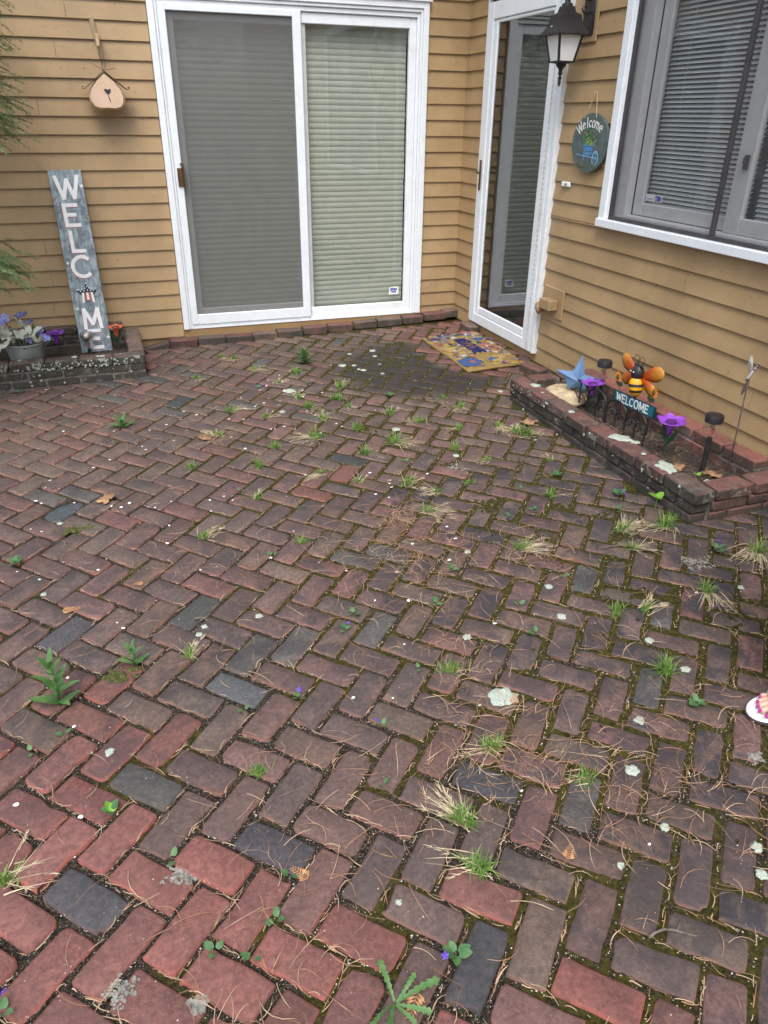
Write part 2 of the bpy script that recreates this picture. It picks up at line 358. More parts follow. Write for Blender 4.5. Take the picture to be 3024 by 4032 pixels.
# ---- letters as strokes: (polyline list, advance width)
def arc(cx, cy, rx, ry, a0, a1, n=12): return [(cx+rx*math.cos(R(a0+(a1-a0)*i/n)), cy+ry*math.sin(R(a0+(a1-a0)*i/n))) for i in range(n+1)]
GL = {'W': ([[(0,1),(.24,0)],[(.24,0),(.46,.85)],[(.46,.85),(.68,0)],[(.68,0),(.92,1)]], .92), 'E': ([[(.05,0),(.05,1)],[(.05,.96),(.58,.96)],[(.05,.52),(.48,.52)],[(.05,.04),(.6,.04)]], .6),
 'L': ([[(.05,1),(.05,0)],[(.05,.04),(.55,.04)]], .55), 'C': ([arc(.38,.5,.36,.47,48,312)], .68), 'O': ([arc(.4,.5,.37,.47,0,360,20)], .8),
 'M': ([[(.05,0),(.1,1)],[(.1,1),(.45,.2)],[(.45,.2),(.8,1)],[(.8,1),(.86,0)]], .9), 'A': ([[(0,0),(.35,1)],[(.35,1),(.7,0)],[(.15,.33),(.55,.33)]], .7), 'D': ([[(.05,0),(.05,1)], arc(.05,.5,.55,.47,-90,90)], .62), 'T': ([[(0,.96),(.66,.96)],[(.33,1),(.33,0)]], .66),
 'e': ([[(.04,.3),(.42,.36)], arc(.23,.3,.21,.27,5,310)], .46), 'l': ([[(.05,0),(.1,1)]], .14), 'c': ([arc(.24,.29,.21,.27,45,315)], .42), 'o': ([arc(.24,.29,.21,.28,0,360,16)], .48), 'm': ([[(.05,0),(.08,.56)], arc(.21,.38,.13,.18,180,0,6)+[(.34,0)], arc(.47,.38,.13,.18,180,0,6)+[(.6,0)]], .64)}
SERIF = {'W': [(0,1),(.92,1),(.46,.87)], 'E': [(.05,0),(.05,1)], 'L': [(.05,0),(.05,1)], 'M': [(.05,0),(.1,1),(.8,1),(.86,0)]}
def stroke(mb, pl, t, fn, mi, th, k):
    for (x0, y0), (x1, y1) in zip(pl[:-1], pl[1:]):
        d = Vector((x1-x0, y1-y0)); l = d.length
        if l < 1e-6: continue
        d /= l; n = Vector((-d.y, d.x))*t/2; e = d*t*.22
        h = th+.00008*(k[0] % 9); k[0] += 1
        q = [(x0-e.x+n.x, y0-e.y+n.y), (x0-e.x-n.x, y0-e.y-n.y), (x1+e.x-n.x, y1+e.y-n.y), (x1+e.x+n.x, y1+e.y+n.y)]
        mb.add([fn(a, b, 0) for a, b in q]+[fn(a, b, h) for a, b in q], [(4,5,6,7),(0,1,5,4),(1,2,6,5),(2,3,7,6),(3,0,4,7)], mi)
def glyph(mb, ch, x, y, h, t, fn, mi=0, th=.001, ws=1., serif=0):
    k = [random.randrange(9)]
    for pl in GL[ch][0]: stroke(mb, [(x+a*h*ws, y+b*h) for a, b in pl], t, fn, mi, th, k)
    if serif:
        for a, b in SERIF.get(ch, []): stroke(mb, [(x+a*h*ws-serif, y+b*h), (x+a*h*ws+serif, y+b*h)], t*.45, fn, mi, th+.0003, k)
    return GL[ch][1]*h*ws
def word(mb, txt, x, y, h, t, fn, mi=0, th=.001, ws=1., gap=.12, serif=0):
    for ch in txt: x += glyph(mb, ch, x, y, h, t, fn, mi, th, ws, serif)+gap*h
    return x

# ------------------------------------------------------------------ ground
def gz(x, y): return -.03+.018*x+.005*y+.03*math.exp(-((x+.2)**2/.35+(y+1.2)**2/.5))
gb = MB().box((-40, -40, -.4), (40, 40, -.22)); tag(gb.build('ground', 'ground'), kind='structure')
patio = bpy.data.objects.new('patio', None); COL.objects.link(patio); patio['kind'] = 'structure'
PX0, PX1, PY0, PY1 = -4.3, .0, -6.7, 0.
def bed():
    st = .0135; nx = int((PX1-PX0)/st)+1; ny = int((PY1-PY0)/st)+1
    v = np.zeros((ny, nx, 3)); xs = PX0+np.arange(nx)*st; ys = PY0+np.arange(ny)*st
    for j in range(ny):
        y = ys[j]
        for i in range(nx):
            x = xs[i]; a = noise.noise((x*9, y*9, 0)); b = noise.noise((x*55, y*55, 3))
            m = min(1, max(0, (x+3.1)/1.8))
            v[j, i] = (x, y, gz(x, y)-.0120+.0078*m+a*.0035+b*.0042)
    idx = np.arange(nx*ny).reshape(ny, nx)
    f = np.stack([idx[:-1, :-1], idx[:-1, 1:], idx[1:, 1:], idx[1:, :-1]], -1).reshape(-1, 4)
    me = bpy.data.meshes.new('joint_moss'); me.vertices.add(nx*ny); me.vertices.foreach_set('co', v.reshape(-1))
    me.loops.add(f.size); me.loops.foreach_set('vertex_index', f.reshape(-1).astype(np.int32)); me.polygons.add(len(f))
    me.polygons.foreach_set('loop_start', np.arange(len(f), dtype=np.int32)*4); me.polygons.foreach_set('use_smooth', [True]*len(f)); me.update(); me.validate()
    me.materials.append(MAT['joint']); o = bpy.data.objects.new('joint_moss', me); COL.objects.link(o); o.parent = patio; o['kind'] = 'stuff'
bed()
CW = [[-2.96977, -4.55129], [.717687, -.765556], [.763607, .716931], [-.0173877, .0405508], [.0105332, -.00030586], [-.0199242, .0121075]]
def warp(a, b):
    a /= 10; b /= 10; t = (1, a, b, a*a, a*b, b*b)
    return sum(t[i]*CW[i][0] for i in range(6)), sum(t[i]*CW[i][1] for i in range(6))
RED, ROSE, BROWN, PLUM, GREY, SLATE, PALE = (.220, .098, .084), (.162, .082, .070), (.140, .100, .082), (.132, .090, .080), (.100, .096, .090), (.080, .078, .084), (.17, .115, .095)
SPECIAL = {(0,-.5): SLATE, (3,2.5): (.072,.068,.076), (-1,6.5): (.10,.108,.112), (-7.5,6): SLATE, (-4.5,9): (.07,.075,.07), (1.5,11): GREY, (7,6.5): (.062,.064,.072), (8.5,2): (.062,.062,.066), (-13.5,12): (.062,.075,.085), (-16.5,25): (.05,.06,.06), (-20,23.5): GREY, (-20,27.5): (.06,.066,.07), (-5,22.5): (.05,.054,.056), (-4.5,21): (.165,.078,.068), (-5,18.5): (.155,.076,.066), (1,.5): RED, (4,-.5): RED, (2,1.5): (.225,.096,.082)}
RP = (-.56, -3.66, -.0, -1.95); LP = (-9, -.75, -2.6, 0)   # planter footprints x0,y0,x1,y1
def in_rect(x, y, r, m=.0): return r[0]+m < x < r[2]-m and r[1]+m < y < r[3]-m
BR = []
def pix(x, y, z):
    d = Vector((x, y, z))-CAMP; w = d.dot(f_)
    return (1512+FPX*d.dot(r2)/w, 2016-FPX*d.dot(u2)/w, w) if w > .05 else (-1e5, -1e5, w)
for ix in range(-60, 75):
    for iy in range(-60, 75):
        k = (ix-iy) % 4
        if k not in (0, 3): continue
        c = (ix+1, iy+.5) if k == 0 else (ix+.5, iy+1)
        x, y = warp(*c)
        if not (PX0+.06 < x < -.0 and PY0+.06 < y < -.09): continue
        if in_rect(x, y, RP, .06) or in_rect(x, y, LP, .06): continue
        u, v, w = pix(x, y, gz(x, y))
        BR.append(((0 if (-120 < u < 3144 and v < 4200 and w > 0) else 1), w, c, k, x, y))
BR.sort()
def soot(x, y):
    s = .60+.35*min(1, max(0, (x+2.6)/1.4))
    if y < -4.3 and x < -2.0: s *= .45
    if y > -2.8: s = .55
    return s
def tone_at(c, x, y):
    if c in SPECIAL: return SPECIAL[c]
    q = random.random(); d = (y+3.95)+1.40*(x+3.15)   # how far up from the reddest corner
    if x > -.68 and y > -1.62: base = RED if q < .7 else ROSE
    else:
        red = min(1, max(0, .85-d*1.35))
        if random.random() < red: base = RED if q < .78 else ROSE
        elif y < -2.6: base = PLUM if q < .48 else BROWN if q < .76 else (.172, .100, .090) if q < .955 else GREY
        else: base = BROWN if q < .58 else (.160, .098, .086) if q < .80 else PLUM if q < .96 else GREY
    j = rnd(.88, 1.13); h = rnd(-.06, .06)
    return tuple(b*j*(1+h*s) for b, s in zip(base, (1, -.5, -.9)))
def paver(mb, c, k, x, y):
    wide = min(1, max(0, (x+2.6)/1.2)); hl, hw = rnd(.890, .942)-.026*wide, rnd(.408, .450)-.034*wide
    rot = rnd(-.022, .022); ox, oy = rnd(-.025, .025), rnd(-.025, .025)
    cr = rnd(.05, .13) if c != (-13.5, 12) else .4
    pts = []
    for sx, sy in ((1, 1), (-1, 1), (-1, -1), (1, -1)):
        q = cr*rnd(.5, 1.5)
        a = [(sx*hl, sy*(hw-q)), (sx*(hl-q*.3), sy*(hw-q*.3)), (sx*(hl-q), sy*hw)]
        if sx*sy < 0: a.reverse()
        pts += a
    # a vertex on each long side lets it bow
    pts = pts[:3]+[(hl*.5, hw), (0, hw), (-hl*.5, hw)]+pts[3:9]+[(-hl*.5, -hw), (0, -hw), (hl*.5, -hw)]+pts[9:]
    if random.random() < .42: kx = random.randrange(len(pts)); pts[kx] = (pts[kx][0]*rnd(.88, .95), pts[kx][1]*rnd(.84, .94))
    dz = rnd(-.0035, .0035); tx, ty = rnd(-.014, .014), rnd(-.014, .014)
    tn = tone_at(c, x, y); rings = []
    def put(lx, ly, z):
        if k: lx, ly = -ly, lx
        a, b = c[0]+ox+lx*math.cos(rot)-ly*math.sin(rot), c[1]+oy+lx*math.sin(rot)+ly*math.cos(rot)
        X, Y = warp(a, b); X = min(X, -.004); Y = min(Y, -.09)
        return (X, Y, gz(X, Y)+dz+z+tx*(X-x)+ty*(Y-y))
    jit = [(rnd(-.022, .022), rnd(-.022, .022)) for _ in pts]
    n = len(pts)
    b0 = [put(px+jx, py+jy, -.028) for (px, py), (jx, jy) in zip(pts, jit)]
    e0 = [put(px*.995+jx, py*.99+jy, -.0035+rnd(-.001, .0008)) for (px, py), (jx, jy) in zip(pts, jit)]
    i0 = [put(px-math.copysign(min(.060, abs(px)), px)+jx, py-math.copysign(.055, py)+jy, 0) for (px, py), (jx, jy) in zip(pts, jit)]
    fs = [(i, (i+1) % n, n+(i+1) % n, n+i) for i in range(n)]+[(n+i, n+(i+1) % n, 2*n+(i+1) % n, 2*n+i) for i in range(n)]+[tuple(range(2*n, 3*n))]
    so = soot(x, y)*rnd(.7, 1.25)
    if c in SPECIAL: so *= .35
    mb.add(b0+e0+i0, fs, 0, tone=[tn]*(3*n), worn=[1.]*(2*n)+[0.]*n, sooty=[so]*(3*n))
rest = MB()
for i, (out, w, c, k, x, y) in enumerate(BR):
    if i < 300 and not out:
        mb = MB(); paver(mb, c, k, x, y); mb.build('brick', 'paver', patio, True)
    else: paver(rest, c, k, x, y)
rest.build('far_bricks', 'paver', patio, True, kind='stuff')

# ------------------------------------------------------------------ house
house = thing('house', 'ochre clapboard house with white patio door, storm door and sliding window', 'house')
LEV = [1.146-.1058*k for k in range(11, 0, -1)]+[1.146+.1075*k for k in range(0, 19)]
HZ = 3.05
def plank(parent, axis, p0, p1, z0, z1, jit=0):
    # axis 'x': back wall (face toward -y) ; 'y': side wall (face toward -x)
    if p1-p0 > 1.5:
        c_ = p0+(p1-p0)*rnd(.25, .75); plank(parent, axis, p0, c_-.0012, z0, z1); plank(parent, axis, c_+.0012, p1, z0, z1); return
    n = max(2, int((p1-p0)/.35)+1); prof = [(0., z0), (-.0175, z0), (-.0188, z0+.003), (-.0045, z1+.006), (0., z1+.006)]
    vs = []; fs = []
    for i in range(n+1):
        s = p0+(p1-p0)*i/n; w = .0012*noise.noise((s*1.7, z0*13, 5 if axis == 'x' else 9)); wz = .0022*noise.noise((s*1.1, z0*17, 2))
        for d, z in prof: vs.append((s, d+(w if d < -.001 else 0), z+wz) if axis == 'x' else (d+(w if d < -.001 else 0), s, z+wz))
    k = len(prof)
    for i in range(n):
        for j in range(k): fs.append((i*k+j, i*k+(j+1) % k, (i+1)*k+(j+1) % k, (i+1)*k+j))
    fs += [tuple(range(k)), tuple(range(n*k, (n+1)*k))]
    MB().add(vs, fs).build('clapboard', 'siding', parent)
# sheathing behind the boards, with openings
bw = MB(); T = .14
bw.box((-7, 0, -.4), (-2.262, T, HZ)); bw.box((-.35, 0, -.4), (0, T, HZ)); bw.box((-2.262, 0, 2.188), (-.35, T, HZ)); bw.box((-2.262, 0, -.4), (-.35, T, .03))
wall_b = bw.build('wall', 'skirt', house); wall_b['label'] = 'wall with the sliding patio door'
sw = MB(); DY0, DY1 = -.362, -1.36; WY0, WY1, WZ0, WZ1 = -1.975, -3.76, .975, 2.30
sw.box((0, DY0, -.4), (T, T, HZ)); sw.box((0, WY0, -.4), (T, DY1, HZ)); sw.box((0, DY1, 2.195), (T, DY0, HZ)); sw.box((0, DY1, -.4), (T, DY0, .028))
sw.box((0, WY1, -.4), (T, WY0, WZ0)); sw.box((0, WY1, WZ1), (T, WY0, HZ)); sw.box((0, -9, -.4), (T, WY1, HZ))
wall_s = sw.build('wall', 'skirt', house); wall_s['label'] = 'wall with the storm door and window'
LEVX = LEV+[LEV[-1]+.1075]
for a, b in zip(LEVX[:-1], LEVX[1:]):
    b = min(b, HZ)
    if b < .02:
        plank(wall_b, 'x', -7, -2.279, a, b)
    elif a > 2.2: plank(wall_b, 'x', -7, -.017, a, b)
    elif b > 2.2: plank(wall_b, 'x', -7, -2.279, a, b); plank(wall_b, 'x', -.334, -.017, a, b)
    else: plank(wall_b, 'x', -7, -2.279, a, b); plank(wall_b, 'x', -.334, -.017, a, b)
    if a > 2.3: plank(wall_s, 'y', -9, -.001, a, b); continue
    if b > .02: plank(wall_s, 'y', -.352, -.001, a, b)
    if b < WZ0-.03: plank(wall_s, 'y', -9, -1.41, a, b)
    elif a < WZ0-.03: plank(wall_s, 'y', -9, -1.41, a, min(b, WZ0-.03)); plank(wall_s, 'y', WY0+.024, -1.41, WZ0-.03, b)
    else: plank(wall_s, 'y', WY0+.026, -1.41, a, b); plank(wall_s, 'y', -9, WY1-.03, a, b)
MB().box((-.016, -.016, .02), (-.0045, -.0045, HZ)).build('corner_bead', 'siding', wall_b)
# roof overhang, far above the picture
MB().box((-7.2, -.35, HZ), (.4, 4, HZ+.12)).box((-.35, -9.2, HZ+.122), (4, .38, HZ+.24)).build('eave', 'white', house)
MB().box((-2.275, -.022, -.12), (-.345, -.001, .036)).build('skirt_board', 'skirt', house)
MB().box((-.02, -1.42, -.12), (-.001, -.36, .030)).build('skirt_board', 'skirt', house)
MB().box((-7, T, -.4), (-2.3, T+.02, HZ)).build('inner_lining', 'dark_room', house)
room = MB()   # dark rooms behind the glass
room.box((-2.6, 1.4, -.1), (-.05, 1.45, 2.6)).box((-2.62, T, -.1), (-2.58, 1.4, 2.6)).box((-.06, .2, -.1), (-.03, 1.4, 2.6)).box((-2.6, T+.01, -.12), (-.03, 1.4, -.08)).box((-2.6, T+.01, 2.4), (-.03, 1.4, 2.44))
room.box((1.6, -4, -.1), (1.64, -.05, 2.6)).box((T+.01, -4.0, .4), (1.6, -3.96, 2.6)).box((T+.01, -4, 2.5), (1.6, -.06, 2.54)).box((T+.01, -4, -.12), (1.6, -.06, -.08)).box((T+.01, -.1, -.1), (1.6, -.06, 2.6))
room.build('room_lining', 'dark_room', house)

# sliding patio door -------------------------------------------------
sl = sub('sliding_door', house)
def frame(mb, axis, p0, p1, z0, z1, wl, wr, wt, wb, d0, d1, c=.004):
    # picture-frame of 4 members butted end to end between depth d0 (outer) and d1
    def bx(a0, a1, b0, b1):
        if axis == 'x': mb.cbox((a0, d0, b0), (a1, d1, b1), c)
        else: mb.cbox((d0, a0, b0), (d1, a1, b1), c)
    bx(p0, p0+wl, z0, z1); bx(p1-wr, p1, z0, z1)
    if wt: bx(p0+wl, p1-wr, z1-wt, z1)
    if wb: bx(p0+wl, p1-wr, z0, z0+wb)
cas = MB()
cas.cbox((-2.275, -.040, .036), (-2.232, .0, 2.203), .004); cas.cbox((-.381, -.040, .036), (-.338, .0, 2.203), .004); cas.cbox((-2.232, -.040, 2.16), (-.381, .0, 2.203), .004)
cas.cbox((-2.231, -.030, .038), (-2.215, .0, 2.159), .003); cas.cbox((-.398, -.030, .038), (-.382, .0, 2.159), .003); cas.cbox((-2.215, -.030, 2.139), (-.398, .0, 2.159), .003)
cas.box((-2.29, -.052, 2.2035), (-.323, .0, 2.212))
cas.build('casing', 'white', sl)
fr = MB(); frame(fr, 'x', -2.214, -.399, .046, 2.138, .022, .022, .03, .02, -.018, .12); fr.box((-2.214, -.028, .0375), (-.399, .06, .0455)); fr.build('frame', 'white', sl)
sc_ = MB(); frame(sc_, 'x', -2.206, -1.274, .067, 2.110, .044, .060, .036, .075, -.0285, -.006, .004); sc_.build('screen_frame', 'white_metal', sl)
MB().add([(-2.162,-.015,.142),(-1.334,-.015,.142),(-1.334,-.015,2.074),(-2.162,-.015,2.074)],[(0,1,2,3)]).build('screen', 'mesh', sl)
p1 = MB(); frame(p1, 'x', -2.19, -1.235, .068, 2.104, .075, .07, .075, .11, .012, .05); p1.build('sash', 'vinyl_grey', sl)
p2 = MB(); frame(p2, 'x', -1.273, -.422, .067, 2.106, .008, .052, .064, .064, -.004, .034); p2.build('sash', 'white', sl)
MB().add([(-2.115,.03,.178),(-1.305,.03,.178),(-1.305,.03,2.03),(-2.115,.03,2.03)],[(0,1,2,3)]).build('pane', 'glass', sl)
MB().add([(-1.265,.0145,.131),(-.474,.0145,.131),(-.474,.0145,2.042),(-1.265,.0145,2.042)],[(0,1,2,3)]).build('pane', 'glass', sl)
gs = MB(); frame(gs, 'x', -1.269, -.470, .127, 2.046, .006, .006, .006, .006, .0095, .0125, .001); gs.build('gasket', 'vinyl_grey', sl)
hd = MB(); hd.cbox((-2.198, -.040, 1.04), (-2.160, -.029, 1.158), .003); hd.cbox((-2.160, -.06, 1.02), (-2.152, -.03, 1.19), .002); hd.box((-2.175, -.06, 1.18), (-2.160, -.03, 1.19)); hd.build('handle', 'brass', sl)
def sticker(parent, fn, w, h, torn=False):
    mb = MB(); pts = [(-.5,-.5),(-.2,-.46),(-.1,-.5),(.1,-.44),(.3,-.5),(.5,-.42),(.47,.1),(.5,.45),(.1,.5),(-.35,.42),(-.48,.2)] if torn else [(-.5,-.5),(.5,-.5),(.5,.5),(-.5,.5)]
    mb.add([fn(a*w, b*h, 0) for a, b in pts], [tuple(range(len(pts)))], 0)
    oct_ = [(-.36,.12),(-.30,.30),(-.05,.27),(.12,.30),(.22,.2),(.36,.33),(.34,.1),(.26,-.08),(.2,-.2),(.24,-.34),(.1,-.2),(-.08,-.3),(-.3,-.1)] if torn else [(.12,-.36),(.36,-.36),(.45,-.2),(.45,.2),(.36,.4),(.12,.4),(.03,.2),(.03,-.2)]
    mb.add([fn(a*w, b*h, .0006) for a, b in oct_], [tuple(range(len(oct_)))], 1)
    if torn:
        stroke(mb, [(-.26*w, .02*h), (.24*w, .04*h)], .05*h, lambda a, b, c: fn(a, b, .0012+c), 0, .0002, [0]); stroke(mb, [(-.2*w, -.08*h), (.2*w, -.06*h)], .03*h, lambda a, b, c: fn(a, b, .0012+c), 0, .0002, [0])
    else:
        word(mb, 'ADT', .07*w, -.14*h, .27*h, .05*h, lambda a, b, c: fn(a, b, .0012+c), 0, .0002, .6, .15)
        stroke(mb, [(-.42*w, -.1*h), (-.05*w, -.1*h)], .05*h, lambda a, b, c: fn(a, b, .0012+c), 1, .0002, [0]); stroke(mb, [(-.42*w, -.22*h), (-.12*w, -.22*h)], .04*h, lambda a, b, c: fn(a, b, .0012+c), 1, .0002, [0])
    return mb.build('sticker', ['letter', 'blue_paint'], parent)
sticker(sl, lambda a, b, c: (-.556+a, .0135-c, .223+b), .088, .066, True)
# storm door ----------------------------------------------------------
sd_ = sub('storm_door', house)
cd = MB()
cd.cbox((-.045, -1.408, .036), (0, -1.372, 2.27), .004); cd.cbox((-.034, -1.371, .038), (0, -1.345, 2.24), .003); cd.cbox((-.040, -1.344, .038), (0, -1.309, 2.20), .003)
cd.cbox((-.030, -.353, .036), (0, -.335, 2.27), .003); cd.cbox((-.045, -1.371, 2.2405), (0, -.354, 2.27), .003); cd.box((-.06, -1.43, 2.2705), (0, -.32, 2.279)); cd.cbox((-.034, -1.344, 2.201), (0, -.354, 2.24), .003)
cd.build('casing', 'white', sd_)
df = MB(); frame(df, 'y', -1.296, -.3545, .034, 2.178, .055, .085, .10, .075, -.036, -.006, .004); df.build('frame', 'white_metal', sd_)
df2 = MB(); frame(df2, 'y', -1.240, -.440, .110, 2.077, .024, .058, .022, .058, -.029, -.010, .006); df2.build('inner_frame', 'white_metal', sd_)
MB().add([(-.0185,-1.217,.167),(-.0185,-.497,.167),(-.0185,-.497,2.056),(-.0185,-1.217,2.056)],[(0,1,2,3)]).build('pane', 'storm_glass', sd_)
hg = MB()
for i in range(68): hg.cbox((-.041, -1.3075, .05+i*.0315), (-.030, -1.2965, .05+i*.0315+.019), .002)
hg.box((-.030, -1.3075, .04), (-.02, -1.2965, 2.19)); hg.build('hinge', 'vinyl_grey', sd_)
hb = MB(); hb.cbox((-.046, -.412, 1.01), (-.037, -.388, 1.215), .003); hb.tube([(-.046, -.400, 1.132), (-.075, -.400, 1.132), (-.078, -.43, 1.13), (-.078, -.475, 1.128)], .006); hb.build('handle', 'brass', sd_)
MB().box((.05, -1.34, .03), (.085, -.37, 2.19)).build('inner_door', 'dark_room', sd_)
# window --------------------------------------------------------------
wn = sub('window', house)
wc = MB(); frame(wc, 'y', WY1-.028, WY0+.022, .947, WZ1+.04, .06, .06, .06, .0, -.040, 0); wc.cbox((-.052, WY1-.034, .945), (0, WY0+.028, .990), .004)
wc.cbox((-.028, -2.029, .992), (0, -2.014, WZ1-.02), .002); wc.build('casing', 'white', wn)
tr_ = MB(); frame(tr_, 'y', -3.72, -2.030, .991, WZ1-.03, .022, .022, .022, .018, -.024, -.004, .002); tr_.cbox((-.026, -2.866, 1.0095), (-.004, -2.845, WZ1-.053), .002); tr_.build('screen_frame', 'track', wn)
MB().add([(-.0125,-3.70,1.009),(-.0125,-2.052,1.009),(-.0125,-2.052,WZ1-.05),(-.0125,-3.70,WZ1-.05)],[(0,1,2,3)]).build('screen', 'mesh_light', wn)
jb = MB(); frame(jb, 'y', -3.735, -2.010, .985, WZ1-.02, .07, .12, .06, .04, .008, .055); jb.box((.004, -3.70, 1.0), (.10, -2.06, 1.016)); jb.build('frame', 'vinyl_grey', wn)
s1 = MB(); frame(s1, 'y', -2.90, -2.132, 1.026, WZ1-.08, .045, .075, .06, .065, .056, .085); s1.build('sash', 'vinyl_grey', wn)
s2 = MB(); frame(s2, 'y', -3.66, -2.872, 1.026, WZ1-.08, .06, .10, .06, .072, .022, .052); s2.build('sash', 'vinyl_grey', wn)
MB().add([(.07,-2.853,1.092),(.07,-2.208,1.092),(.07,-2.208,WZ1-.142),(.07,-2.853,WZ1-.142)],[(0,1,2,3)]).build('pane', 'glass', wn)
MB().add([(.038,-3.598,1.10),(.038,-2.974,1.10),(.038,-2.974,WZ1-.142),(.038,-3.598,WZ1-.142)],[(0,1,2,3)]).build('pane', 'glass', wn)
la = MB(); la.cbox((.010, -2.955, 1.30), (.021, -2.925, 1.36), .003); la.cbox((-.002, -2.947, 1.325), (.0095, -2.933, 1.35), .002); la.cbox((.010, -2.955, 1.78), (.021, -2.925, 1.84), .003); la.build('latch', 'track', wn)
sticker(wn, lambda a, b, c: (.0685-c, -2.285-a, 1.121+b), .135, .034)
# blinds: hang inside, each slat its own part
bt = thing('slat_blind', 'cream slat blind hanging closed behind the glass of the patio door', 'blind', (-1.31, .09, 2.06))
prof = [(.0045*math.sin(math.pi*i/6)*1.0, -.021+.042*i/6) for i in range(7)]
sm = MB(); sm.add([(-.855, -d, z) for d, z in prof]+[(.848, -d, z) for d, z in prof], [(i, i+1, 8+i, 7+i) for i in range(6)])
sme = sm.mesh('slat', 'blind', True)
for i in range(50):
    o = bpy.data.objects.new('slat', sme); COL.objects.link(o); o.parent = bt; o.location = (rnd(-.003, .003), 0, -.02-i*.0388); o.rotation_euler = (R(7)+rnd(-.010, .010), rnd(-.0008, .0008), 0)
MB().box((-.86, -.02, 0.005), (.86, .02, .05)).build('head_rail', 'blind', bt)
for nm, ya, yb, lab in (('venetian_blind', -2.90, -2.165, 'pale venetian blind behind the window pane bearing the security sticker'), ('venetian_blind', -3.66, -2.955, 'pale venetian blind behind the window pane with the latch')):
    bv = thing(nm, lab, 'blind', (.125, (ya+yb)/2, 2.2), 0, 'venetian blinds in the side window')
    hw = (yb-ya)/2; pr = [(-.0115+.023*i/4, .0022*math.sin(math.pi*i/4)) for i in range(5)]
    q = MB(); q.add([(a, -hw, b) for a, b in pr]+[(a, hw, b) for a, b in pr], [(i, i+1, 6+i, 5+i) for i in range(4)]); qm = q.mesh('slat', 'slat', True)
    for i in range(53):
        o = bpy.data.objects.new('slat', qm); COL.objects.link(o); o.parent = bv; o.location = (0, rnd(-.003, .003), -.03-i*.0212); o.rotation_euler = (0, R(-38)+rnd(-.03, .03), 0)
    MB().box((-.015, -hw, -.015), (.015, hw, .02)).build('head_rail', 'slat', bv)
    c = MB()
    for s in (-.6, .6): c.tube([(-.014, hw*s, 0), (-.014, hw*s, -1.15)], .0008, 4)
    c.build('cord', 'slat', bv)
# wall pieces -----------------------------------------------------------
def solidsq(mb, prof, c, mi=0): mb.lathe(prof, 4, c, mi, True)
lt = thing('wall_lantern', 'black four-sided wall lantern with white frosted panes beside the storm door', 'lantern', (-.17, -1.59, 1.77))
m = MB(); m.lathe([(.100, .126), (.101, .132), (.074, .165), (.062, .205), (.060, .222), (.036, .236), (.03, .262)], 4, (0, 0, 0), 0, True); autosmooth(m.build('roof', 'black', lt), 25)
m = MB(); m.lathe([(.046, .004), (.0705, .127)], 4, (0, 0, 0), 0, True); m.build('lamp_shade', 'frost', lt)
m = MB()
for sx, sy in ((1, 1), (1, -1), (-1, 1), (-1, -1)): m.tube([(sx*.047, sy*.047, 0), (sx*.0715, sy*.0715, .128)], .0075, 4)
for a in range(4):
    c_, s_ = math.cos(a*math.pi/2), math.sin(a*math.pi/2); rot = Matrix.Rotation(a*math.pi/2, 3, 'Z')
    m.tube([rot @ Vector((.048, -.05, .002)), rot @ Vector((.048, .05, .002))], .006, 4)
m.lathe([(.050, -.004), (.052, .002), (.03, -.006), (.026, -.02), (.014, -.03), (.010, -.045), (.014, -.053), (.008, -.06), (.006, -.068), (.012, -.075), (.007, -.085), (.009, -.095), (.006, -.112), (.001, -.118)][::-1], 14)
autosmooth(m.build('cage', 'black', lt), 30)
m = MB(); m.cbox((.140, -.055, .13), (.155, .055, .40), .008); m.tube([(0, 0, .255), (0, 0, .33), (.01, 0, .35), (.05, 0, .345), (.10, 0, .32), (.145, 0, .31)], [.016, .016, .015, .014, .014, .02], 10)
m.tube([(0, 0, .262), (.0, 0, .275)], .03, 12); m.tube([(.142, 0, .24), (.11, 0, .235), (.095, 0, .255), (.11, 0, .272), (.12, 0, .262)], .005, 6); autosmooth(m.build('bracket', 'black', lt), 40)
MB().lathe([(.006, 0), (.005, .004), (.0, .006)], 8, (-.0845, -.0, .165)).build('cap_nut', 'steel', lt)
MB().cbox((.148, -.085, .10), (.160, .085, .42), .003).build('mounting_block', 'siding', lt)

sg = thing('slate_plaque', 'oval slate plaque painted Welcome over a blue wheelbarrow of flowers, hung beside the window', 'plaque', (-.034, -1.775, 1.37))
n = 40; pts = [(0, .178*math.cos(2*math.pi*i/n)*(1+.012*noise.noise((i*.9, 3, 1))), .152*math.sin(2*math.pi*i/n)*(1+.012*noise.noise((i*.8, 7, 1)))) for i in range(n)]
m = MB(); m.poly([(-.008, y, z) for _, y, z in pts], (.016, 0, 0)); m.build('slate', 'slate', sg)
fn = lambda a, b, c: (-.0085-c, -a, b)
m = MB(); x = 0
for ch, ang in zip('Welcome', (40, 25, 13, 4, -7, -19, -34)):
    A_ = R(ang); cx, cz = -math.sin(A_)*.150, -.035+math.cos(A_)*.115
    gw = GL[ch][1]*.055
    f2 = lambda a, b, c, A_=A_, cx=cx, cz=cz: fn(cx+a*math.cos(A_)-b*math.sin(A_), cz+a*math.sin(A_)+b*math.cos(A_), c)
    glyph(m, ch, -gw/2, 0, .055 if ch in 'Wl' else .06, .0048, f2, 0, .001)
m.build('lettering', 'letter', sg)
m = MB()
for a, b, c_, d_ in ((-.05, -.01, .045, -.005), (-.045, -.055, .04, -.05)):
    pass
m.poly([fn(-.055, .0, 0), fn(.05, .003, 0), fn(.038, -.062, 0), fn(-.046, -.066, 0)], (-.0012, 0, 0))
for z in (-.02, -.043): stroke(m, [(-.05, z), (.045, z+.002)], .002, lambda a, b, c: fn(a, b, .0013+c), 1, .0003, [0])
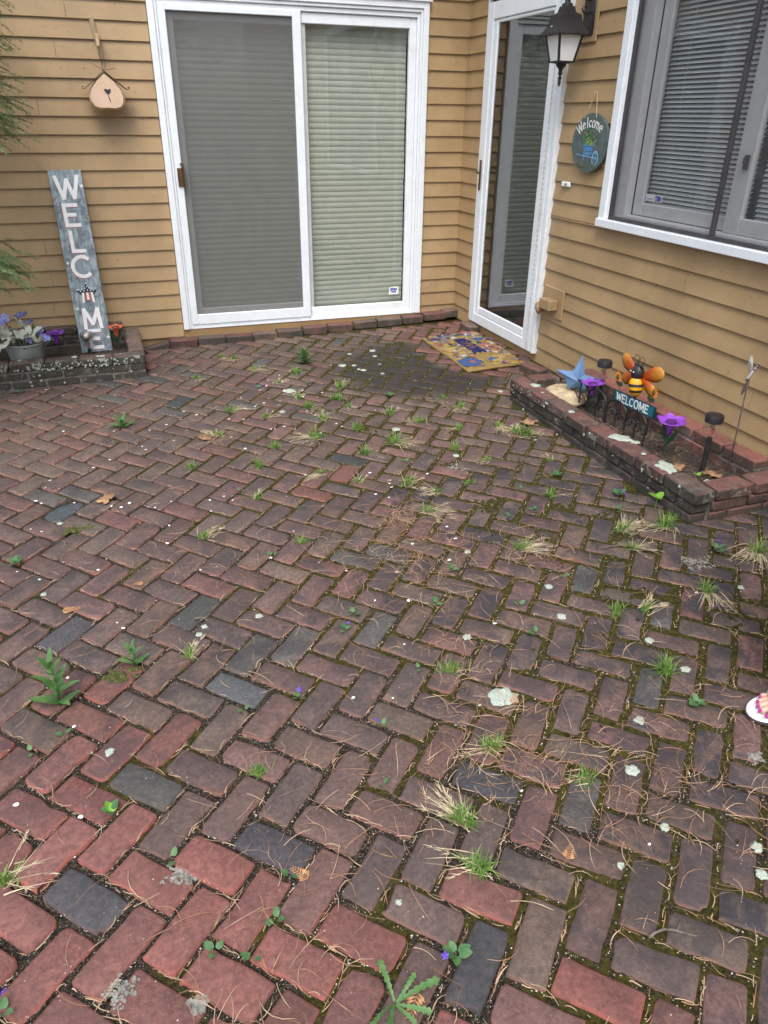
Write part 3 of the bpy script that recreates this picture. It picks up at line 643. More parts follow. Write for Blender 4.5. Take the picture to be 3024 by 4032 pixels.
for pl in ([(-.11, -.062), (.03, -.072), (.085, -.07)], [(-.035, -.07), (-.042, -.118)], arc(.078, -.078, .030, .040, 0, 360, 18), arc(.078, -.078, .024, .033, 0, 360, 18), [(.078, -.045), (.078, -.11)], [(.052, -.078), (.104, -.078)]):
    stroke(m, pl, .0045, lambda a, b, c: fn(a, b, .0018+c), 2, .0003, [0])
MAT['barrow'] = M('barrow_blue', (.07, .22, .42), .6, bmp=0); MAT['barrow_l'] = M('barrow_light', (.20, .40, .60), .6, bmp=0); MAT['pgreen'] = M('painted_green', (.03, .19, .06), .6, var=.5, vs_=60, bmp=0); MAT['pyel'] = M('painted_yellow', (.50, .42, .06), .6, bmp=0); MAT['plgreen'] = M('painted_lime', (.15, .36, .13), .6, bmp=0); MAT['pred'] = M('painted_red', (.42, .09, .06), .6, bmp=0); MAT['pmoss'] = M('painted_moss', (.13, .14, .05), .6, bmp=0)
rg = random.Random(3)
for i in range(190):
    q = rg.random(); a = rg.gauss(0, .032); b = abs(rg.gauss(.0, .04))-.01
    if i > 150: a = rg.uniform(-.09, .09); b = rg.uniform(-.125, -.092)
    if b > .085: continue
    mi = 6 if i > 150 else (3 if q < .5 else 5 if q < .72 else 4 if q < .9 else 7); r0 = rg.uniform(.003, .007); h = .0015+.00001*i
    m.add([fn(a+r0*math.cos(k*1.05), b+r0*.8*math.sin(k*1.05), h) for k in range(6)], [tuple(range(6))], mi)
m.build('painting', ['barrow', 'navy', 'barrow_l', 'pgreen', 'pyel', 'plgreen', 'pmoss', 'pred'], sg)
m = MB(); m.tube([(-.012, .075, .125), (.012, .028, .25), (.012, .02, .256)], .0016, 5); m.tube([(-.012, -.045, .128), (.012, .012, .25), (.012, .02, .256)], .0016, 5); m.tube([(.02, .02, .252), (-.01, .02, .254)], .0025, 6); m.build('hanging_cord', 'straw', sg)

m = MB(); m.cbox((-.026, -1.592, 1.122), (-.008, -1.502, 1.150), .004); o = m.build('doorbell', 'white'); tag(o, 'small white doorbell on the siding between storm door and window', 'doorbell')
MB().cbox((-.029, -1.565, 1.129), (-.0265, -1.545, 1.143), .001).build('button', 'wood_tan', o)
ob = thing('outlet_box', 'tan painted outlet box on a square wooden block low by the storm door', 'outlet box', (-.01, -1.56, .42))
m = MB(); m.cbox((-.018, -.125, -.09), (.0, .12, .098), .004); m.build('mounting_block', 'siding', ob)
m = MB(); m.cbox((-.085, -.075, -.035), (-.019, .055, .03), .005); m.build('box', 'siding', ob)
m = MB()
for yy in (.02, -.02): m.lathe([(.024, 0), (.026, .01), (.02, .022), (.012, .03)], 14, (0, 0, 0))
m2 = MB(); m2.tube([(-.06, .058, -.04), (-.06, .10, -.045)], [.03, .024], 12); m2.tube([(-.06, .102, -.02), (-.055, .12, -.03), (-.05, .12, -.06), (-.05, .095, -.085)], .014, 8); m2.build('spigot', 'siding', ob, True)

bh = thing('birdhouse', 'heart-holed copper birdhouse with curled metal roof hanging on the clapboard wall', 'birdhouse', (-2.593, -.12, 1.60))
half = [(0, .118), (.055, .075), (.095, .025), (.109, -.02), (.106, -.055), (.088, -.083), (.05, -.093), (.0, -.090)]
out = half+[(-x, z) for x, z in half[-2:0:-1]]
m = MB()
def puff(pts, y0, y1, e):  # outline extruded with rounded shoulders
    n = len(pts); L_ = [(e, y0), (1, y0+.02), (1, y1-.02), (e, y1)]
    vs = [(x*s, y, z*s) for s, y in L_ for x, z in pts]
    m.add(vs, [(i*n+j, i*n+(j+1) % n, (i+1)*n+(j+1) % n, (i+1)*n+j) for i in range(3) for j in range(n)]+[tuple(range(n)), tuple(range(3*n, 4*n))])
puff(out, -.055, .045, .88); autosmooth(m.build('body', 'copper', bh), 50)
m = MB(); hp = [(0, -.012), (-.018, .006), (-.02, .016), (-.012, .022), (0, .014), (.012, .022), (.02, .016), (.018, .006)]
m.poly([(x+.008, -.0565, z+.005) for x, z in hp], (0, -.002, 0)); m.poly([(.006, -.0565, -.005), (.016, -.0565, -.03), (.02, -.0565, -.055), (.012, -.0565, -.04)], (0, -.002, 0)); m.build('heart_hole', 'navy', bh)
m = MB()
for s in (-1, 1):
    pl = [(0, .125), (s*.06, .075), (s*.12, .028), (s*.132, .022), (s*.142, .026), (s*.140, .037), (s*.132, .034)]
    for i in range(len(pl)-1):
        (a, b), (c, d) = pl[i], pl[i+1]; m.poly([(a, -.06, b), (c, -.06, d), (c, .05, d), (a, .05, b)], (s*.0015, 0, .002))
m.build('roof', 'rust', bh)
m = MB(); m.tube([(0, -.01, .125), (-.004, -.01, .18), (-.008, -.01, .26)], .0022, 6)
m.tube([(.0, -.01, .128), (.05, -.03, .135), (.075, -.03, .142)], .0018, 5); m.tube([(.0, -.01, .128), (-.04, -.0, .15), (-.06, .02, .165)], .0018, 5); m.tube([(.01, -.01, .128), (.022, .01, .17)], .0018, 5); m.build('hanging_wire', 'rust', bh)
hk = thing('wall_hook', 'weathered tan wooden hook bracket holding the birdhouse', 'hook', (-2.60, -.02, 1.90))
m = MB(); m.cbox((-.016, -.008, -.11), (.012, .006, .12), .003, 0, Matrix.Rotation(R(-8), 4, 'Y')); m.tube([(.005, -.005, .02), (.002, -.06, .0), (0, -.105, -.03), (0, -.12, -.045), (0, -.112, -.06)], [.012, .012, .012, .01, .008], 8); m.build('bracket', 'wood_tan', hk)

# ------------------------------------------------------------------ loose edging bricks and planters
def brick_mb(l, w, h, tn, so=.4, r=.007):
    mb = MB(); bm = bmesh.new(); bmesh.ops.create_cube(bm, size=1)
    for v in bm.verts: v.co = Vector((v.co.x*l+rnd(-.003, .003), v.co.y*w+rnd(-.003, .003), v.co.z*h+rnd(-.002, .002)))
    bmesh.ops.bevel(bm, geom=bm.edges[:], offset=r, segments=1, affect='EDGES', profile=.5)
    bm.verts.index_update()
    mb.add([v.co for v in bm.verts], [[v.index for v in f.verts] for f in bm.faces], 0, tone=[tn]*len(bm.verts), worn=[.4]*len(bm.verts), sooty=[so]*len(bm.verts)); bm.free(); return mb
def vart(base): 
    j = rnd(.8, 1.2); return tuple(b*j for b in base)
def put_brick(parent, mat, l, w, h, loc, rz=0, tn=ROSE, so=.4, tilt=(0, 0)):
    o = autosmooth(brick_mb(l, w, h, vart(tn), so).build('brick', mat, parent), 40); o.location = loc; o.rotation_euler = (tilt[0]+rnd(-.02, .02), tilt[1]+rnd(-.015, .015), rz+rnd(-.02, .02)); return o
ed = thing('brick_edging', 'row of loose red bricks edging the base of the patio door wall', 'edging', (-1.3, -.06, -.03))
bx = [-2.62, -2.398, -2.185, -1.975, -1.765, -1.57, -1.366, -1.157, -.94, -.735, -.515, -.33]; tops = [-.05, -.02, -.018, -.020, -.014, -.010, .002, .004, .014, .022, .026]
for i in range(11):
    put_brick(ed, 'edgebrick', (bx[i+1]-bx[i])*.965, .10, .06, ((bx[i]+bx[i+1])/2+1.3, -.062+.06+rnd(-.006, .006), tops[i]-.031+.03), 0, (BROWN, ROSE, BROWN, ROSE, BROWN, BROWN, ROSE, ROSE, BROWN, BROWN, ROSE)[i], .5, (0, -.22 if i == 0 else 0))
put_brick(ed, 'edgebrick', .205, .10, .06, (-.222+1.3, -.005, .040), 0, ROSE, .3)
put_brick(ed, 'edgebrick', .125, .10, .06, (-.078+1.3, .003, .054), 0, PALE, .3)
put_brick(ed, 'edgebrick', .20, .095, .06, (-.075+1.3, -.40, .022), R(86), BROWN, .35)
o = autosmooth(brick_mb(.20, .10, .062, vart(ROSE), .45).build('loose_brick', 'edgebrick'), 40); o.location = (-.16, -1.64, -.002); o.rotation_euler = (0, 0, R(100)); tag(o, 'single loose red brick between the door mat and the planter', 'brick')

def planter(name, label, loc): return thing(name, label, 'planter', loc)
# right planter: front wall along y
rp = planter('brick_planter', 'low brick garden box holding the bee ornament and blue star', (-.28, -2.8, -.05)); ro = Vector((-.28, -2.8, -.05))
def rb(l, w, h, x, y, z, rz, tn, so=.7, mat='wallbrick'): return put_brick(rp, mat, l, w, h, Vector((x, y, z))-ro, rz, tn, so)
DKB = (.085, .064, .05)
ys = [-3.655, -3.44, -3.23, -3.02, -2.815, -2.605, -2.40, -2.19, -1.985]
for i in range(8): rb(ys[i+1]-ys[i]-.008, .105, .056, -.484+rnd(-.005, .005), (ys[i]+ys[i+1])/2, .066+rnd(-.003, .003), R(90), ROSE if i not in (0, 5) else PLUM, .75)
for c, (z, off) in enumerate(((.011, .1), (-.043, 0.))):
    y = -3.64-off
    while y < -2.0:
        y0, y1 = max(y, -3.64), min(y+.208, -1.985)
        if y1-y0 > .04: rb(y1-y0-.010, .095, .048, -.480, (y0+y1)/2, z, R(90), DKB, .9)
        y += .208
for x0, x1 in ((-.425, -.22), (-.21, -.015)): rb(x1-x0-.008, .105, .056, (x0+x1)/2, -3.60, .068, 0, ROSE, .35)
for c, (z, cuts) in enumerate(((.011, (-.43, -.23, -.02)), (-.043, (-.43, -.33, -.13, -.02)))):
    for a, b in zip(cuts[:-1], cuts[1:]): rb(b-a-.01, .095, .048, (a+b)/2, -3.598, z, 0, ROSE, .5)
for x0, x1 in ((-.425, -.235), (-.225, -.02)):
    for z in (.070, .011): rb(x1-x0-.008, .10, .052, (x0+x1)/2, -2.035, z, 0, ROSE, .45)
for z, off in ((.110, 0), (.050, .1)):
    y = -3.54-off
    while y < -2.09:
        y0, y1 = max(y, -3.54), min(y+.208, -2.09)
        if y1-y0 > .04: rb(y1-y0-.010, .095, .056, -.075, (y0+y1)/2, z, R(90), (.24, .105, .085), .15, 'edgebrick')
        y += .208
m = MB(); m.box((-.514, -3.615, -.09), (-.44, -1.995, .060)); m.box((-.439, -3.632, -.09), (-.02, -3.56, .060)); m.box((-.43, -2.08, -.09), (-.02, -1.995, .06)); m.box((-.118, -3.54, -.09), (-.035, -2.09, .10))
mo = m.build('mortar', 'mortar', rp); mo.location = -ro
m = MB(); NXY = 40
vs = [(-.44+.33*i/14, -3.56+1.49*j/NXY, .028+.012*noise.noise((i*.7, j*.5, 0))+.006*noise.noise((i*2.3, j*2.1, 4))) for j in range(NXY+1) for i in range(15)]
m.add(vs, [(j*15+i, j*15+i+1, (j+1)*15+i+1, (j+1)*15+i) for j in range(NXY) for i in range(14)])
mu = m.build('soil', 'mulch', rp, True); mu.location = -ro
# left planter: front along x, y from -.75 to 0
lp = planter('brick_planter', 'lichen-covered brick garden box holding the tall plank sign and tin bucket', (-3.2, -.4, -.08)); lo_ = Vector((-3.2, -.4, -.08))
def lb(l, w, h, x, y, z, rz, tn, so=.7, mat='wallbrick2'): return put_brick(lp, mat, l, w, h, Vector((x, y, z))-lo_, rz, tn, so)
xs = [-2.60, -2.81, -3.02, -3.23, -3.44, -3.65, -3.86, -4.07]
for i in range(7):
    zt = .045+.008*(i/3)
    lb(.203, .105, .056, (xs[i]+xs[i+1])/2, -.695, zt-.002, 0, (.115, .090, .075) if i != 1 else (.13, .085, .07), .7)
for z, off in ((-.012, .1), (-.066, 0)):
    x = -4.07-off
    while x < -2.61:
        x0, x1 = max(x, -4.07), min(x+.208, -2.605)
        if x1-x0 > .04: lb(x1-x0-.01, .095, .048, (x0+x1)/2, -.692, z, 0, DKB, .9)
        x += .208
for y0, y1 in ((-.635, -.43), (-.42, -.215), (-.205, -.02)):
    for z, mt in ((.048, 'edgebrick'), (-.012, 'wallbrick'), (-.066, 'wallbrick')): lb(y1-y0-.008, .10, .056 if z > 0 else .048, -2.655, (y0+y1)/2, z, R(90), (.15, .115, .10) if z > 0 else BROWN, .4, mt)
for z, off in ((.11, 0), (.048, .1)):
    x = -4.07-off
    while x < -2.71:
        x0, x1 = max(x, -4.07), min(x+.208, -2.71)
        if x1-x0 > .04: lb(x1-x0-.01, .095, .054, (x0+x1)/2, -.08, z, 0, BROWN, .5, 'wallbrick')
        x += .208
m = MB(); m.box((-4.07, -.735, -.12), (-2.615, -.655, .035)); m.box((-2.70, -.64, -.12), (-2.615, -.03, .035)); m.box((-4.07, -.118, -.12), (-2.71, -.04, .10)); mo = m.build('mortar', 'mortar', lp); mo.location = -lo_
m = MB(); vs = [(-4.05+1.35*i/30, -.65+.54*j/12, .0+.012*noise.noise((i*.7, j*.6, 0))) for j in range(13) for i in range(31)]
m.add(vs, [(j*31+i, j*31+i+1, (j+1)*31+i+1, (j+1)*31+i) for j in range(12) for i in range(30)]); mu = m.build('soil', 'mulch', lp, True); mu.location = -lo_
def lichen_patch(parent, x, y, z, r, normal=None, off=Vector((0, 0, 0)), elong=1.):
    m = MB(); n = 22; s = rnd(0, 99); a0 = rnd(0, 6)
    rr = [r*(.78+.42*noise.noise((math.cos(6.283*i/n)*2.2+s, math.sin(6.283*i/n)*2.2, s))+rnd(-.08, .08)) for i in range(n)]
    def P_(i, k, h): a = 6.283*i/n; px, py = rr[i]*k*math.cos(a)*elong, rr[i]*k*math.sin(a); return (px*math.cos(a0)-py*math.sin(a0), px*math.sin(a0)+py*math.cos(a0), h)
    vs = [P_(i, 1, -.001) for i in range(n)]+[P_(i, .93, .0025+rnd(0, .001)) for i in range(n)]+[P_(i, .5, .0022+rnd(0, .0015)) for i in range(n)]+[(0, 0, .003)]
    fs = [(k*n+i, k*n+(i+1) % n, (k+1)*n+(i+1) % n, (k+1)*n+i) for k in (0, 1) for i in range(n)]+[(2*n+i, 2*n+(i+1) % n, 3*n) for i in range(n)]
    o = m.add(vs, fs).build('lichen', 'lichen', parent, True); o.location = Vector((x, y, z))-off
    if normal is not None: o.rotation_euler = Vector(normal).to_track_quat('Z', 'Y').to_euler()
    return o
for x, y, r_0, e in ((-.46, -2.17, .03, 1.3), (-.50, -2.62, .018, 1.2), (-.47, -3.02, .055, 1.5), (-.475, -3.38, .052, 1.7), (-.43, -3.09, .02, 1.5), (-.40, -3.56, .02, 1.2), (-.48, -3.22, .014, 1.), (-.49, -2.30, .012, 1.)): lichen_patch(rp, x, y, .0945, r_0, None, ro, e)
random.seed(21)
for i in range(90):
    x = rnd(-3.45, -2.65) if i > 34 else random.gauss(-2.95, .12); lichen_patch(lp, x, -.7485, rnd(.02, .068) if i < 72 else rnd(-.08, .03), rnd(.003, .010), (0, -1, 0), lo_)
for i in range(5): lichen_patch(lp, rnd(-3.4, -2.65), rnd(-.73, -.66), .0735+.001*i, rnd(.008, .025), None, lo_)
for i in range(26): lichen_patch(rp, -.5375, rnd(-3.6, -2.0), rnd(.03, .085) if i < 20 else rnd(-.06, .03), rnd(.003, .009), (-1, 0, 0), ro)

# ------------------------------------------------------------------ things in the left planter
sgn = thing('welcome_sign', 'tall grey-blue plank sign with white WELCOME letters leaning on the wall', 'sign', (-2.91, -.315, .0))
H_, W_ = 1.185, .206
sgn.rotation_euler = (math.atan2(-.265, 1.155), R(-1.0), 0)
m = MB(); m.cbox((-W_/2, 0, 0), (W_/2, .019, H_), .002); m.build('board', 'board', sgn)
f0 = lambda a, b, c: (a, -.0006-c, b)
sx = W_/370; 
def sp(px, py):  # sign picture coords (crop px) -> board coords
    t = (py-95)/(2105-95); xl = 105+t*390; wid = 365-t*20
    return ((px-xl)/wid-.5)*W_, H_*(1-t)
for ch, fx, py, h, ws in (('W', .17, 395, .138, 1.10), ('E', .25, 690, .138, 1.12), ('L', .30, 970, .132, 1.15), ('C', .20, 1250, .138, 1.28), ('M', .24, 1830, .132, .97), ('E', .31, 2062, .124, 1.12)):
    x, z = (fx-.5)*W_, sp(0, py)[1]
    m = MB(); glyph(m, ch, x, z, h, .0235, f0, 0, .002, ws, .006); o = autosmooth(m.build('letter', 'letter', sgn), 20)
    if ch != 'W': m = MB(); glyph(m, ch, x-.004, z-.005, h, .0235, lambda a, b, c: (a, -.0003-c*.1, b), 0, .001, ws, .006); m.build('letter_edge', 'red_paint', o)
def star2(cx, cz, r, rot=0, q=.42, k=5): return [(cx+(r if i % 2 == 0 else r*q)*math.sin(math.pi*i/k+rot), cz+(r if i % 2 == 0 else r*q)*math.cos(math.pi*i/k+rot)) for i in range(2*k)]
m = MB()
for (px, py), r, mi in (((480, 268), .016, 0), ((328, 1085), .013, 0), ((437, 1598), .013, 0), ((785, 1945), .015, 0), ((183, 400), .013, 1), ((592, 912), .009, 1), ((688, 1467), .010, 1), ((478, 1905), .010, 1)):
    x, z = sp(px, py); s5 = star2(x, z, r, .3); m = MB(); m.add([f0(a, b, .0008) for a, b in s5], [tuple(range(10))]); m.build('painted_star', 'red_paint' if mi else 'letter', sgn)
cx, cz = sp(548, 1440); s5 = star2(cx, cz, .075, 0, .48); zc = cz+.012
m = MB(); m.add([f0(a, b, .0010) for a, b in s5], [tuple(range(10))], 0)
w_ = .036   # striped lower half
for i in range(5):
    a0, a1 = -w_+i*.0144, -w_+(i+1)*.0144
    lowf = lambda a: cz-.062+.030*(1-abs(a)/w_)
    m.add([f0(cx+a0*(1.0), zc-.002, .0016), f0(cx+a1, zc-.002, .0016), f0(cx+a1*1.15, lowf(a1), .0016), f0(cx+a0*1.15, lowf(a0), .0016)], [(0, 1, 2, 3)], 1 if i % 2 == 0 else 2)
for a, b in ((0, .058), (.004, .036), (-.012, .026), (.016, .026), (-.05, .018), (-.032, .020), (.032, .022), (.052, .022), (-.042, .008), (-.02, .008), (.004, .012), (.024, .008), (.042, .010), (-.06, .02)):
    m.add([f0(cx+a+.0042*math.cos(k), zc+b+.002+.0042*math.sin(k), .0018) for k in np.arange(0, 6.28, .785)], [tuple(range(8))], 1)
m.build('flag_star', ['navy', 'letter', 'red_paint'], sgn)

def bucket(loc, label, r=.115):
    b = thing('bucket', label, 'bucket', loc)
    m = MB(); m.lathe([(r*.8, 0), (r*.86, .03), (r*.95, .09), (r, .128), (r*1.06, .134), (r*1.06, .142), (r*1.0, .146), (r*.96, .138), (r*.88, .06), (r*.8, .02)], 28); autosmooth(m.build('tin', 'galv', b), 40)
    m = MB(); m.tube([(r*1.0, -.02, .11), (r*1.22, 0, .135), (r*1.0, .02, .11)], .004, 6); m.build('handle', 'galv', b); return b
bk = bucket((-3.345, -.50, .012), 'galvanised tin bucket full of silk flowers in the lichen-covered planter', .122)
bucket((-3.62, -.47, .01), 'galvanised tin bucket standing behind the flower bucket, cut by the frame', .10)
fl = thing('silk_flowers', 'bunch of cream and lilac silk flowers filling the tin bucket', 'flowers', (-3.345, -.50, .13))
def petal_flower(rad, n, w, cup, seed):
    rg = random.Random(seed); m = MB()
    for i in range(n):
        a = 6.283*i/n+rg.uniform(-.15, .15); l = rad*rg.uniform(.85, 1.1); vs = []
        for j, (t, ww) in enumerate(((.08, .25), (.35, .85), (.7, 1.), (1., .25))):
            h = cup*rad*(t**1.5)*rg.uniform(.8, 1.2)-(.35*rad*(t > .9)); rr_ = l*t
            for s in (-1, 0, 1): vs.append((rr_*math.cos(a)-s*w*ww*l*math.sin(a), rr_*math.sin(a)+s*w*ww*l*math.cos(a), h+(.10*rad if s == 0 else .16*rad*ww)*-.6*(s == 0)))
        m.add(vs, [(j*3+s, j*3+s+1, j*3+s+4, j*3+s+3) for j in range(3) for s in (0, 1)])
    return m
rg = random.Random(11)
for i, (x, y, z, r0, mt) in enumerate([(-.085, -.03, .17, .05, 'lilac'), (.02, .0, .185, .05, 'lilac'), (.055, -.03, .145, .045, 'lilac'), (.03, -.11, .055, .035, 'lilac'), (.115, -.05, .09, .05, 'lilac'), (.13, -.06, .05, .04, 'lilac'), (-.12, -.05, .09, .085, 'cream_silk'), (-.03, -.09, .07, .085, 'cream_silk'), (.055, -.07, .085, .075, 'cream_silk'), (-.09, -.12, .03, .06, 'cream_silk'), (.09, -.10, .04, .06, 'cream_silk'), (-.01, .03, .12, .07, 'cream_silk')]):
    o = petal_flower(r0, 6 if mt == 'lilac' else 5, .34 if mt == 'lilac' else .3, .7, i).build('flower', mt, fl, True); o.location = (x, y, z); o.rotation_euler = (rg.uniform(.2, 1.1), rg.uniform(-.6, .6), rg.uniform(0, 6))
m = MB()
for i in range(12):
    a = i*.52; e = (math.cos(a)*.1, math.sin(a)*.08-.04, .06+.05*(i % 3)); m.tube([(0, 0, -.08), (e[0]*.5, e[1]*.5, .02), e], .003, 5)
m.build('stem', 'green_enamel', fl)
m = MB()
for i in range(14):
    a = rg.uniform(0, 6.28); l = .05; c0 = Vector((math.cos(a)*.06, math.sin(a)*.05-.04, rg.uniform(.0, .12))); d = Vector((math.cos(a), math.sin(a), rg.uniform(-.3, .5)))*l; n_ = Vector((-math.sin(a), math.cos(a), 0))*.014
    m.add([c0, c0+d*.5+n_, c0+d, c0+d*.5-n_], [(0, 1, 2, 3)])
m.build('leaves', 'green_enamel', fl)
def solar_lamp(loc, label, cap, r=.039, h=.285, jar_h=.075, cap_h=.035, group='solar stake lights in the planters'):
    s = thing('solar_light', label, 'solar light', loc, 0, group)
    m = MB(); m.lathe([(.011, -.06), (.012, h-cap_h-jar_h)], 12); m.build('stake', 'black', s, False)
    z0 = h-cap_h-jar_h; m = MB(); m.lathe([(.016, z0-.004), (r*.75, z0+.004), (r*.98, z0+.03), (r, z0+jar_h)], 20, closed=False); m.build('jar', 'jar', s, True)
    m = MB(); m.lathe([(r*.96, h-cap_h), (r*1.04, h-cap_h+.002), (r*1.04, h-.006), (r*.98, h), (r*.6, h+.001)], 24); autosmooth(m.build('cap', cap, s), 40)
    m = MB(); m.lathe([(.012, z0+jar_h-.03), (.012, z0+jar_h)], 8); m.lathe([(.007, z0+.02), (.009, z0+.04)], 8, (.006, -.004, 0), 1); m.build('bulb', ['steel', 'red_paint'], s); return s
solar_lamp((-2.962, -.345, .0), 'solar light with brushed metal cap in front of the plank sign', 'steel', .042, .145, .08, .032)
def metal_flower(loc, label, mt, h, r, lean=(0, 0), group='metal flower stakes'):
    s = thing('metal_flower', label, 'flower stake', loc, 0, group); s.rotation_euler = (lean[0], lean[1], rnd(0, 6))
    m = MB(); m.tube([(0, 0, -.05), (0, 0, h-.05)], .004, 7); m.build('stem', 'green_enamel', s)
    n = 48; prof = [(.009, -.075), (.012, -.05), (.019, -.02), (.03, -.004)]; m = MB()
    vs = [(rr_*math.cos(6.283*i/n), rr_*math.sin(6.283*i/n), h+z) for rr_, z in prof for i in range(n)]
    def lob(i): return .55+.45*abs(math.cos(6.283*i/n*3))
    for k, z in ((.62, .002), (1., .004), (.97, .008)):
        vs += [((.03+(r-.03)*k*lob(i))*math.cos(6.283*i/n), (.03+(r-.03)*k*lob(i))*math.sin(6.283*i/n), h+z+.006*k-.010*k*abs(math.sin(6.283*i/n*3))) for i in range(n)]
    m.add(vs, [(j*n+i, j*n+(i+1) % n, (j+1)*n+(i+1) % n, (j+1)*n+i) for j in range(6) for i in range(n)]); o = m.build('bloom', mt, s, True)
    sm_ = o.modifiers.new('t', 'SOLIDIFY'); sm_.thickness = .001
    m = MB(); m.lathe([(.026, h-.004), (.024, h+.004), (.01, h+.007)], 16); m.build('centre', 'purple_deep' if mt == 'purple' else 'rust', s)
    for a in (.6, 3.6):
        m = MB(); vs = []
        for t, w_ in ((0, .1), (.35, .9), (.7, .8), (1, .05)):
            for q in (-1, 0, 1): vs.append(((.006+.045*t)*math.cos(a)-q*.02*w_*math.sin(a), (.006+.045*t)*math.sin(a)+q*.02*w_*math.cos(a), h-.12+.095*t-(.0 if q else .006)))
        m.add(vs, [(j*3+q, j*3+q+1, j*3+q+4, j*3+q+3) for j in range(3) for q in (0, 1)]); m.build('leaf', 'green_enamel', s, True)
    return s
metal_flower((-3.155, -.42, .01), 'purple metal flower stake beside the tin bucket', 'purple', .165, .062)
metal_flower((-2.765, -.33, .0), 'orange metal flower stake beside the plank sign', 'orange', .165, .055)

# ------------------------------------------------------------------ things in the right planter
st = thing('barn_star', 'blue folded metal star propped in the far end of the planter', 'star', (-.30, -2.335, .165)); 
R_, q_ = .168, .40
vn = Vector((-.5, -.8, .33)).normalized(); up = Vector((0, 0, 1)); up = (up-vn*up.dot(vn)).normalized(); rt = up.cross(vn)
SO_ = Vector((-.30, -2.335, .165))
tips = [Vector(q)-SO_ for q in ((-.264, -2.32, .303), (-.262, -2.363, .201), (-.199, -2.409, .185), (-.259, -2.383, .157), (-.273, -2.398, .098), (-.305, -2.368, .124), (-.346, -2.336, .119), (-.360, -2.313, .173), (-.405, -2.267, .218), (-.319, -2.322, .214))]
apex = Vector((-.305, -2.353, .160))-SO_+vn*.045
m = MB(); m.add([apex]+tips, [(0, 1+i, 1+(i+1) % 10) for i in range(10)]); m.build('star_face', 'star_blue', st)
m = MB(); m.tube([tuple(-vn*.012+up*-.05), tuple(-vn*.03+up*-.16)], .004, 6); m.build('prop_wire', 'rust', st)
m = MB(); bm = bmesh.new(); bmesh.ops.create_icosphere(bm, subdivisions=3, radius=1)
for v in bm.verts:
    d = 1+.22*noise.noise(v.co*1.3+Vector((4, 1, 2)))+.06*noise.noise(v.co*5); v.co = Vector((v.co.x*.115*d, v.co.y*.15*d, v.co.z*.055*d))
bm.verts.index_update(); m.add([v.co for v in bm.verts], [[v.index for v in f.verts] for f in bm.faces]); bm.free()
o = m.build('rock', 'stone', None, True); o.location = (-.315, -2.28, .055); tag(o, 'pale tan rock below the blue star in the planter', 'rock')
solar_lamp((-.239, -2.498, .035), 'black solar light behind the blue star and wire fence', 'black')
solar_lamp((-.253, -3.371, .035), 'black solar light standing alone near the planter corner', 'black')
metal_flower((-.30, -2.515, .035), 'purple metal flower stake behind the small wire fence', 'purple', .165, .068, (0, -.05))
metal_flower((-.300, -3.156, .035), 'purple metal flower stake in front of the teal sign', 'purple', .185, .072, (0, -.08))
# scrolled wire fence
fe = thing('border_fence', 'low black wire border fence of scrolled arches in the planter', 'border fence', (-.316, -2.66, .03))
for k in range(4):
    m = MB(); y0 = .325-.165*k-(.015 if k > 1 else 0); wd = .163; hh = .150
    def AR(cy, r, hz, z0, n=12): return [(0, cy+r*math.cos(math.pi*i/n), z0+hz*math.sin(math.pi*i/n)) for i in range(n+1)]
    a = AR(y0-wd/2, wd/2, .05, hh-.045); m.tube([(0, y0, -.05)]+a+[(0, y0-wd, -.05)], .0048, 8)
    m.tube([(0, y0-wd/2, -.05), (0, y0-wd/2, hh-.0)], .0044, 7)
    for s in (0, 1):
        c = y0-wd*(.25+.5*s); a = AR(c, wd*.235, .032, hh*.5-.005, 10); m.tube(a, .0038, 6)
        for q in (-1, 1): m.tube([(0, c+q*wd*.235, hh*.5-.005)]+[(0, c+q*(wd*.235-.016)+q*.016*math.cos(t), hh*.5-.018-.016*math.sin(t)+.012) for t in np.linspace(0, 4.6, 9)], .0030, 6)
    m.lathe([(.0, -.012), (.007, 0), (.0, .016)], 8, (0, y0-wd/2, hh+.004)); autosmooth(m.build('arch', 'black', fe), 60)
# bee ornament
be = thing('bee_ornament', 'metal bumblebee garden stake with orange wings above a teal WELCOME plate', 'garden ornament', (-.22, -2.77, .035))
BO = Vector((-.22, -2.77, .035))
def bl(y, z, x=0.): return (x, y+2.77, z-.035)
m = MB(); 
tl, trr = bl(-2.600, .190), bl(-2.945, .199); 
pl_ = [bl(-2.602, .122), bl(-2.945, .140), bl(-2.948, .200), bl(-2.602, .188)]
m.poly([(-.004, y, z) for _, y, z in pl_], (.006, 0, 0)); m.build('plate', 'teal_dark', be)
mid = [( -.0046, y*.965+.0, z) for _, y, z in pl_]; cyz = sum(p[1] for p in mid)/4, sum(p[2] for p in mid)/4
m = MB(); m.add([(-.0052, cyz[0]+(y-cyz[0])*.975, cyz[1]+(z-cyz[1])*.88) for _, y, z in mid], [(0, 1, 2, 3)]); m.build('plate_face', 'teal', be)
m = MB(); yA = .150
def pf(a, b, c): 
    s = a/.345; return (-.0056-c, yA-a+.012, (.0875+.016*s)+b)
word(m, 'WELCOME', .020, .012, .044, .0070, pf, 0, .0006, 1.0, .17, .0042); m.build('lettering', 'letter', be)
m = MB()
for y in (-2.66, -2.905): MB().tube([bl(y, -.02, .004), bl(y, .15, .004)], .0036, 7).build('stake', 'black', be)
m.tube([bl(-2.768, .19, .004), bl(-2.768, .215, .0)], .004, 7); m.build('joint_rod', 'black', be)
m = MB(); P0, P1 = Vector(bl(-2.772, .197, 0)), Vector(bl(-2.758, .300, .0)); ax = (P1-P0)
prof = [(.004, 0), (.017, .1), (.03, .25), (.0385, .45), (.041, .65), (.036, .85), (.026, 1.)]
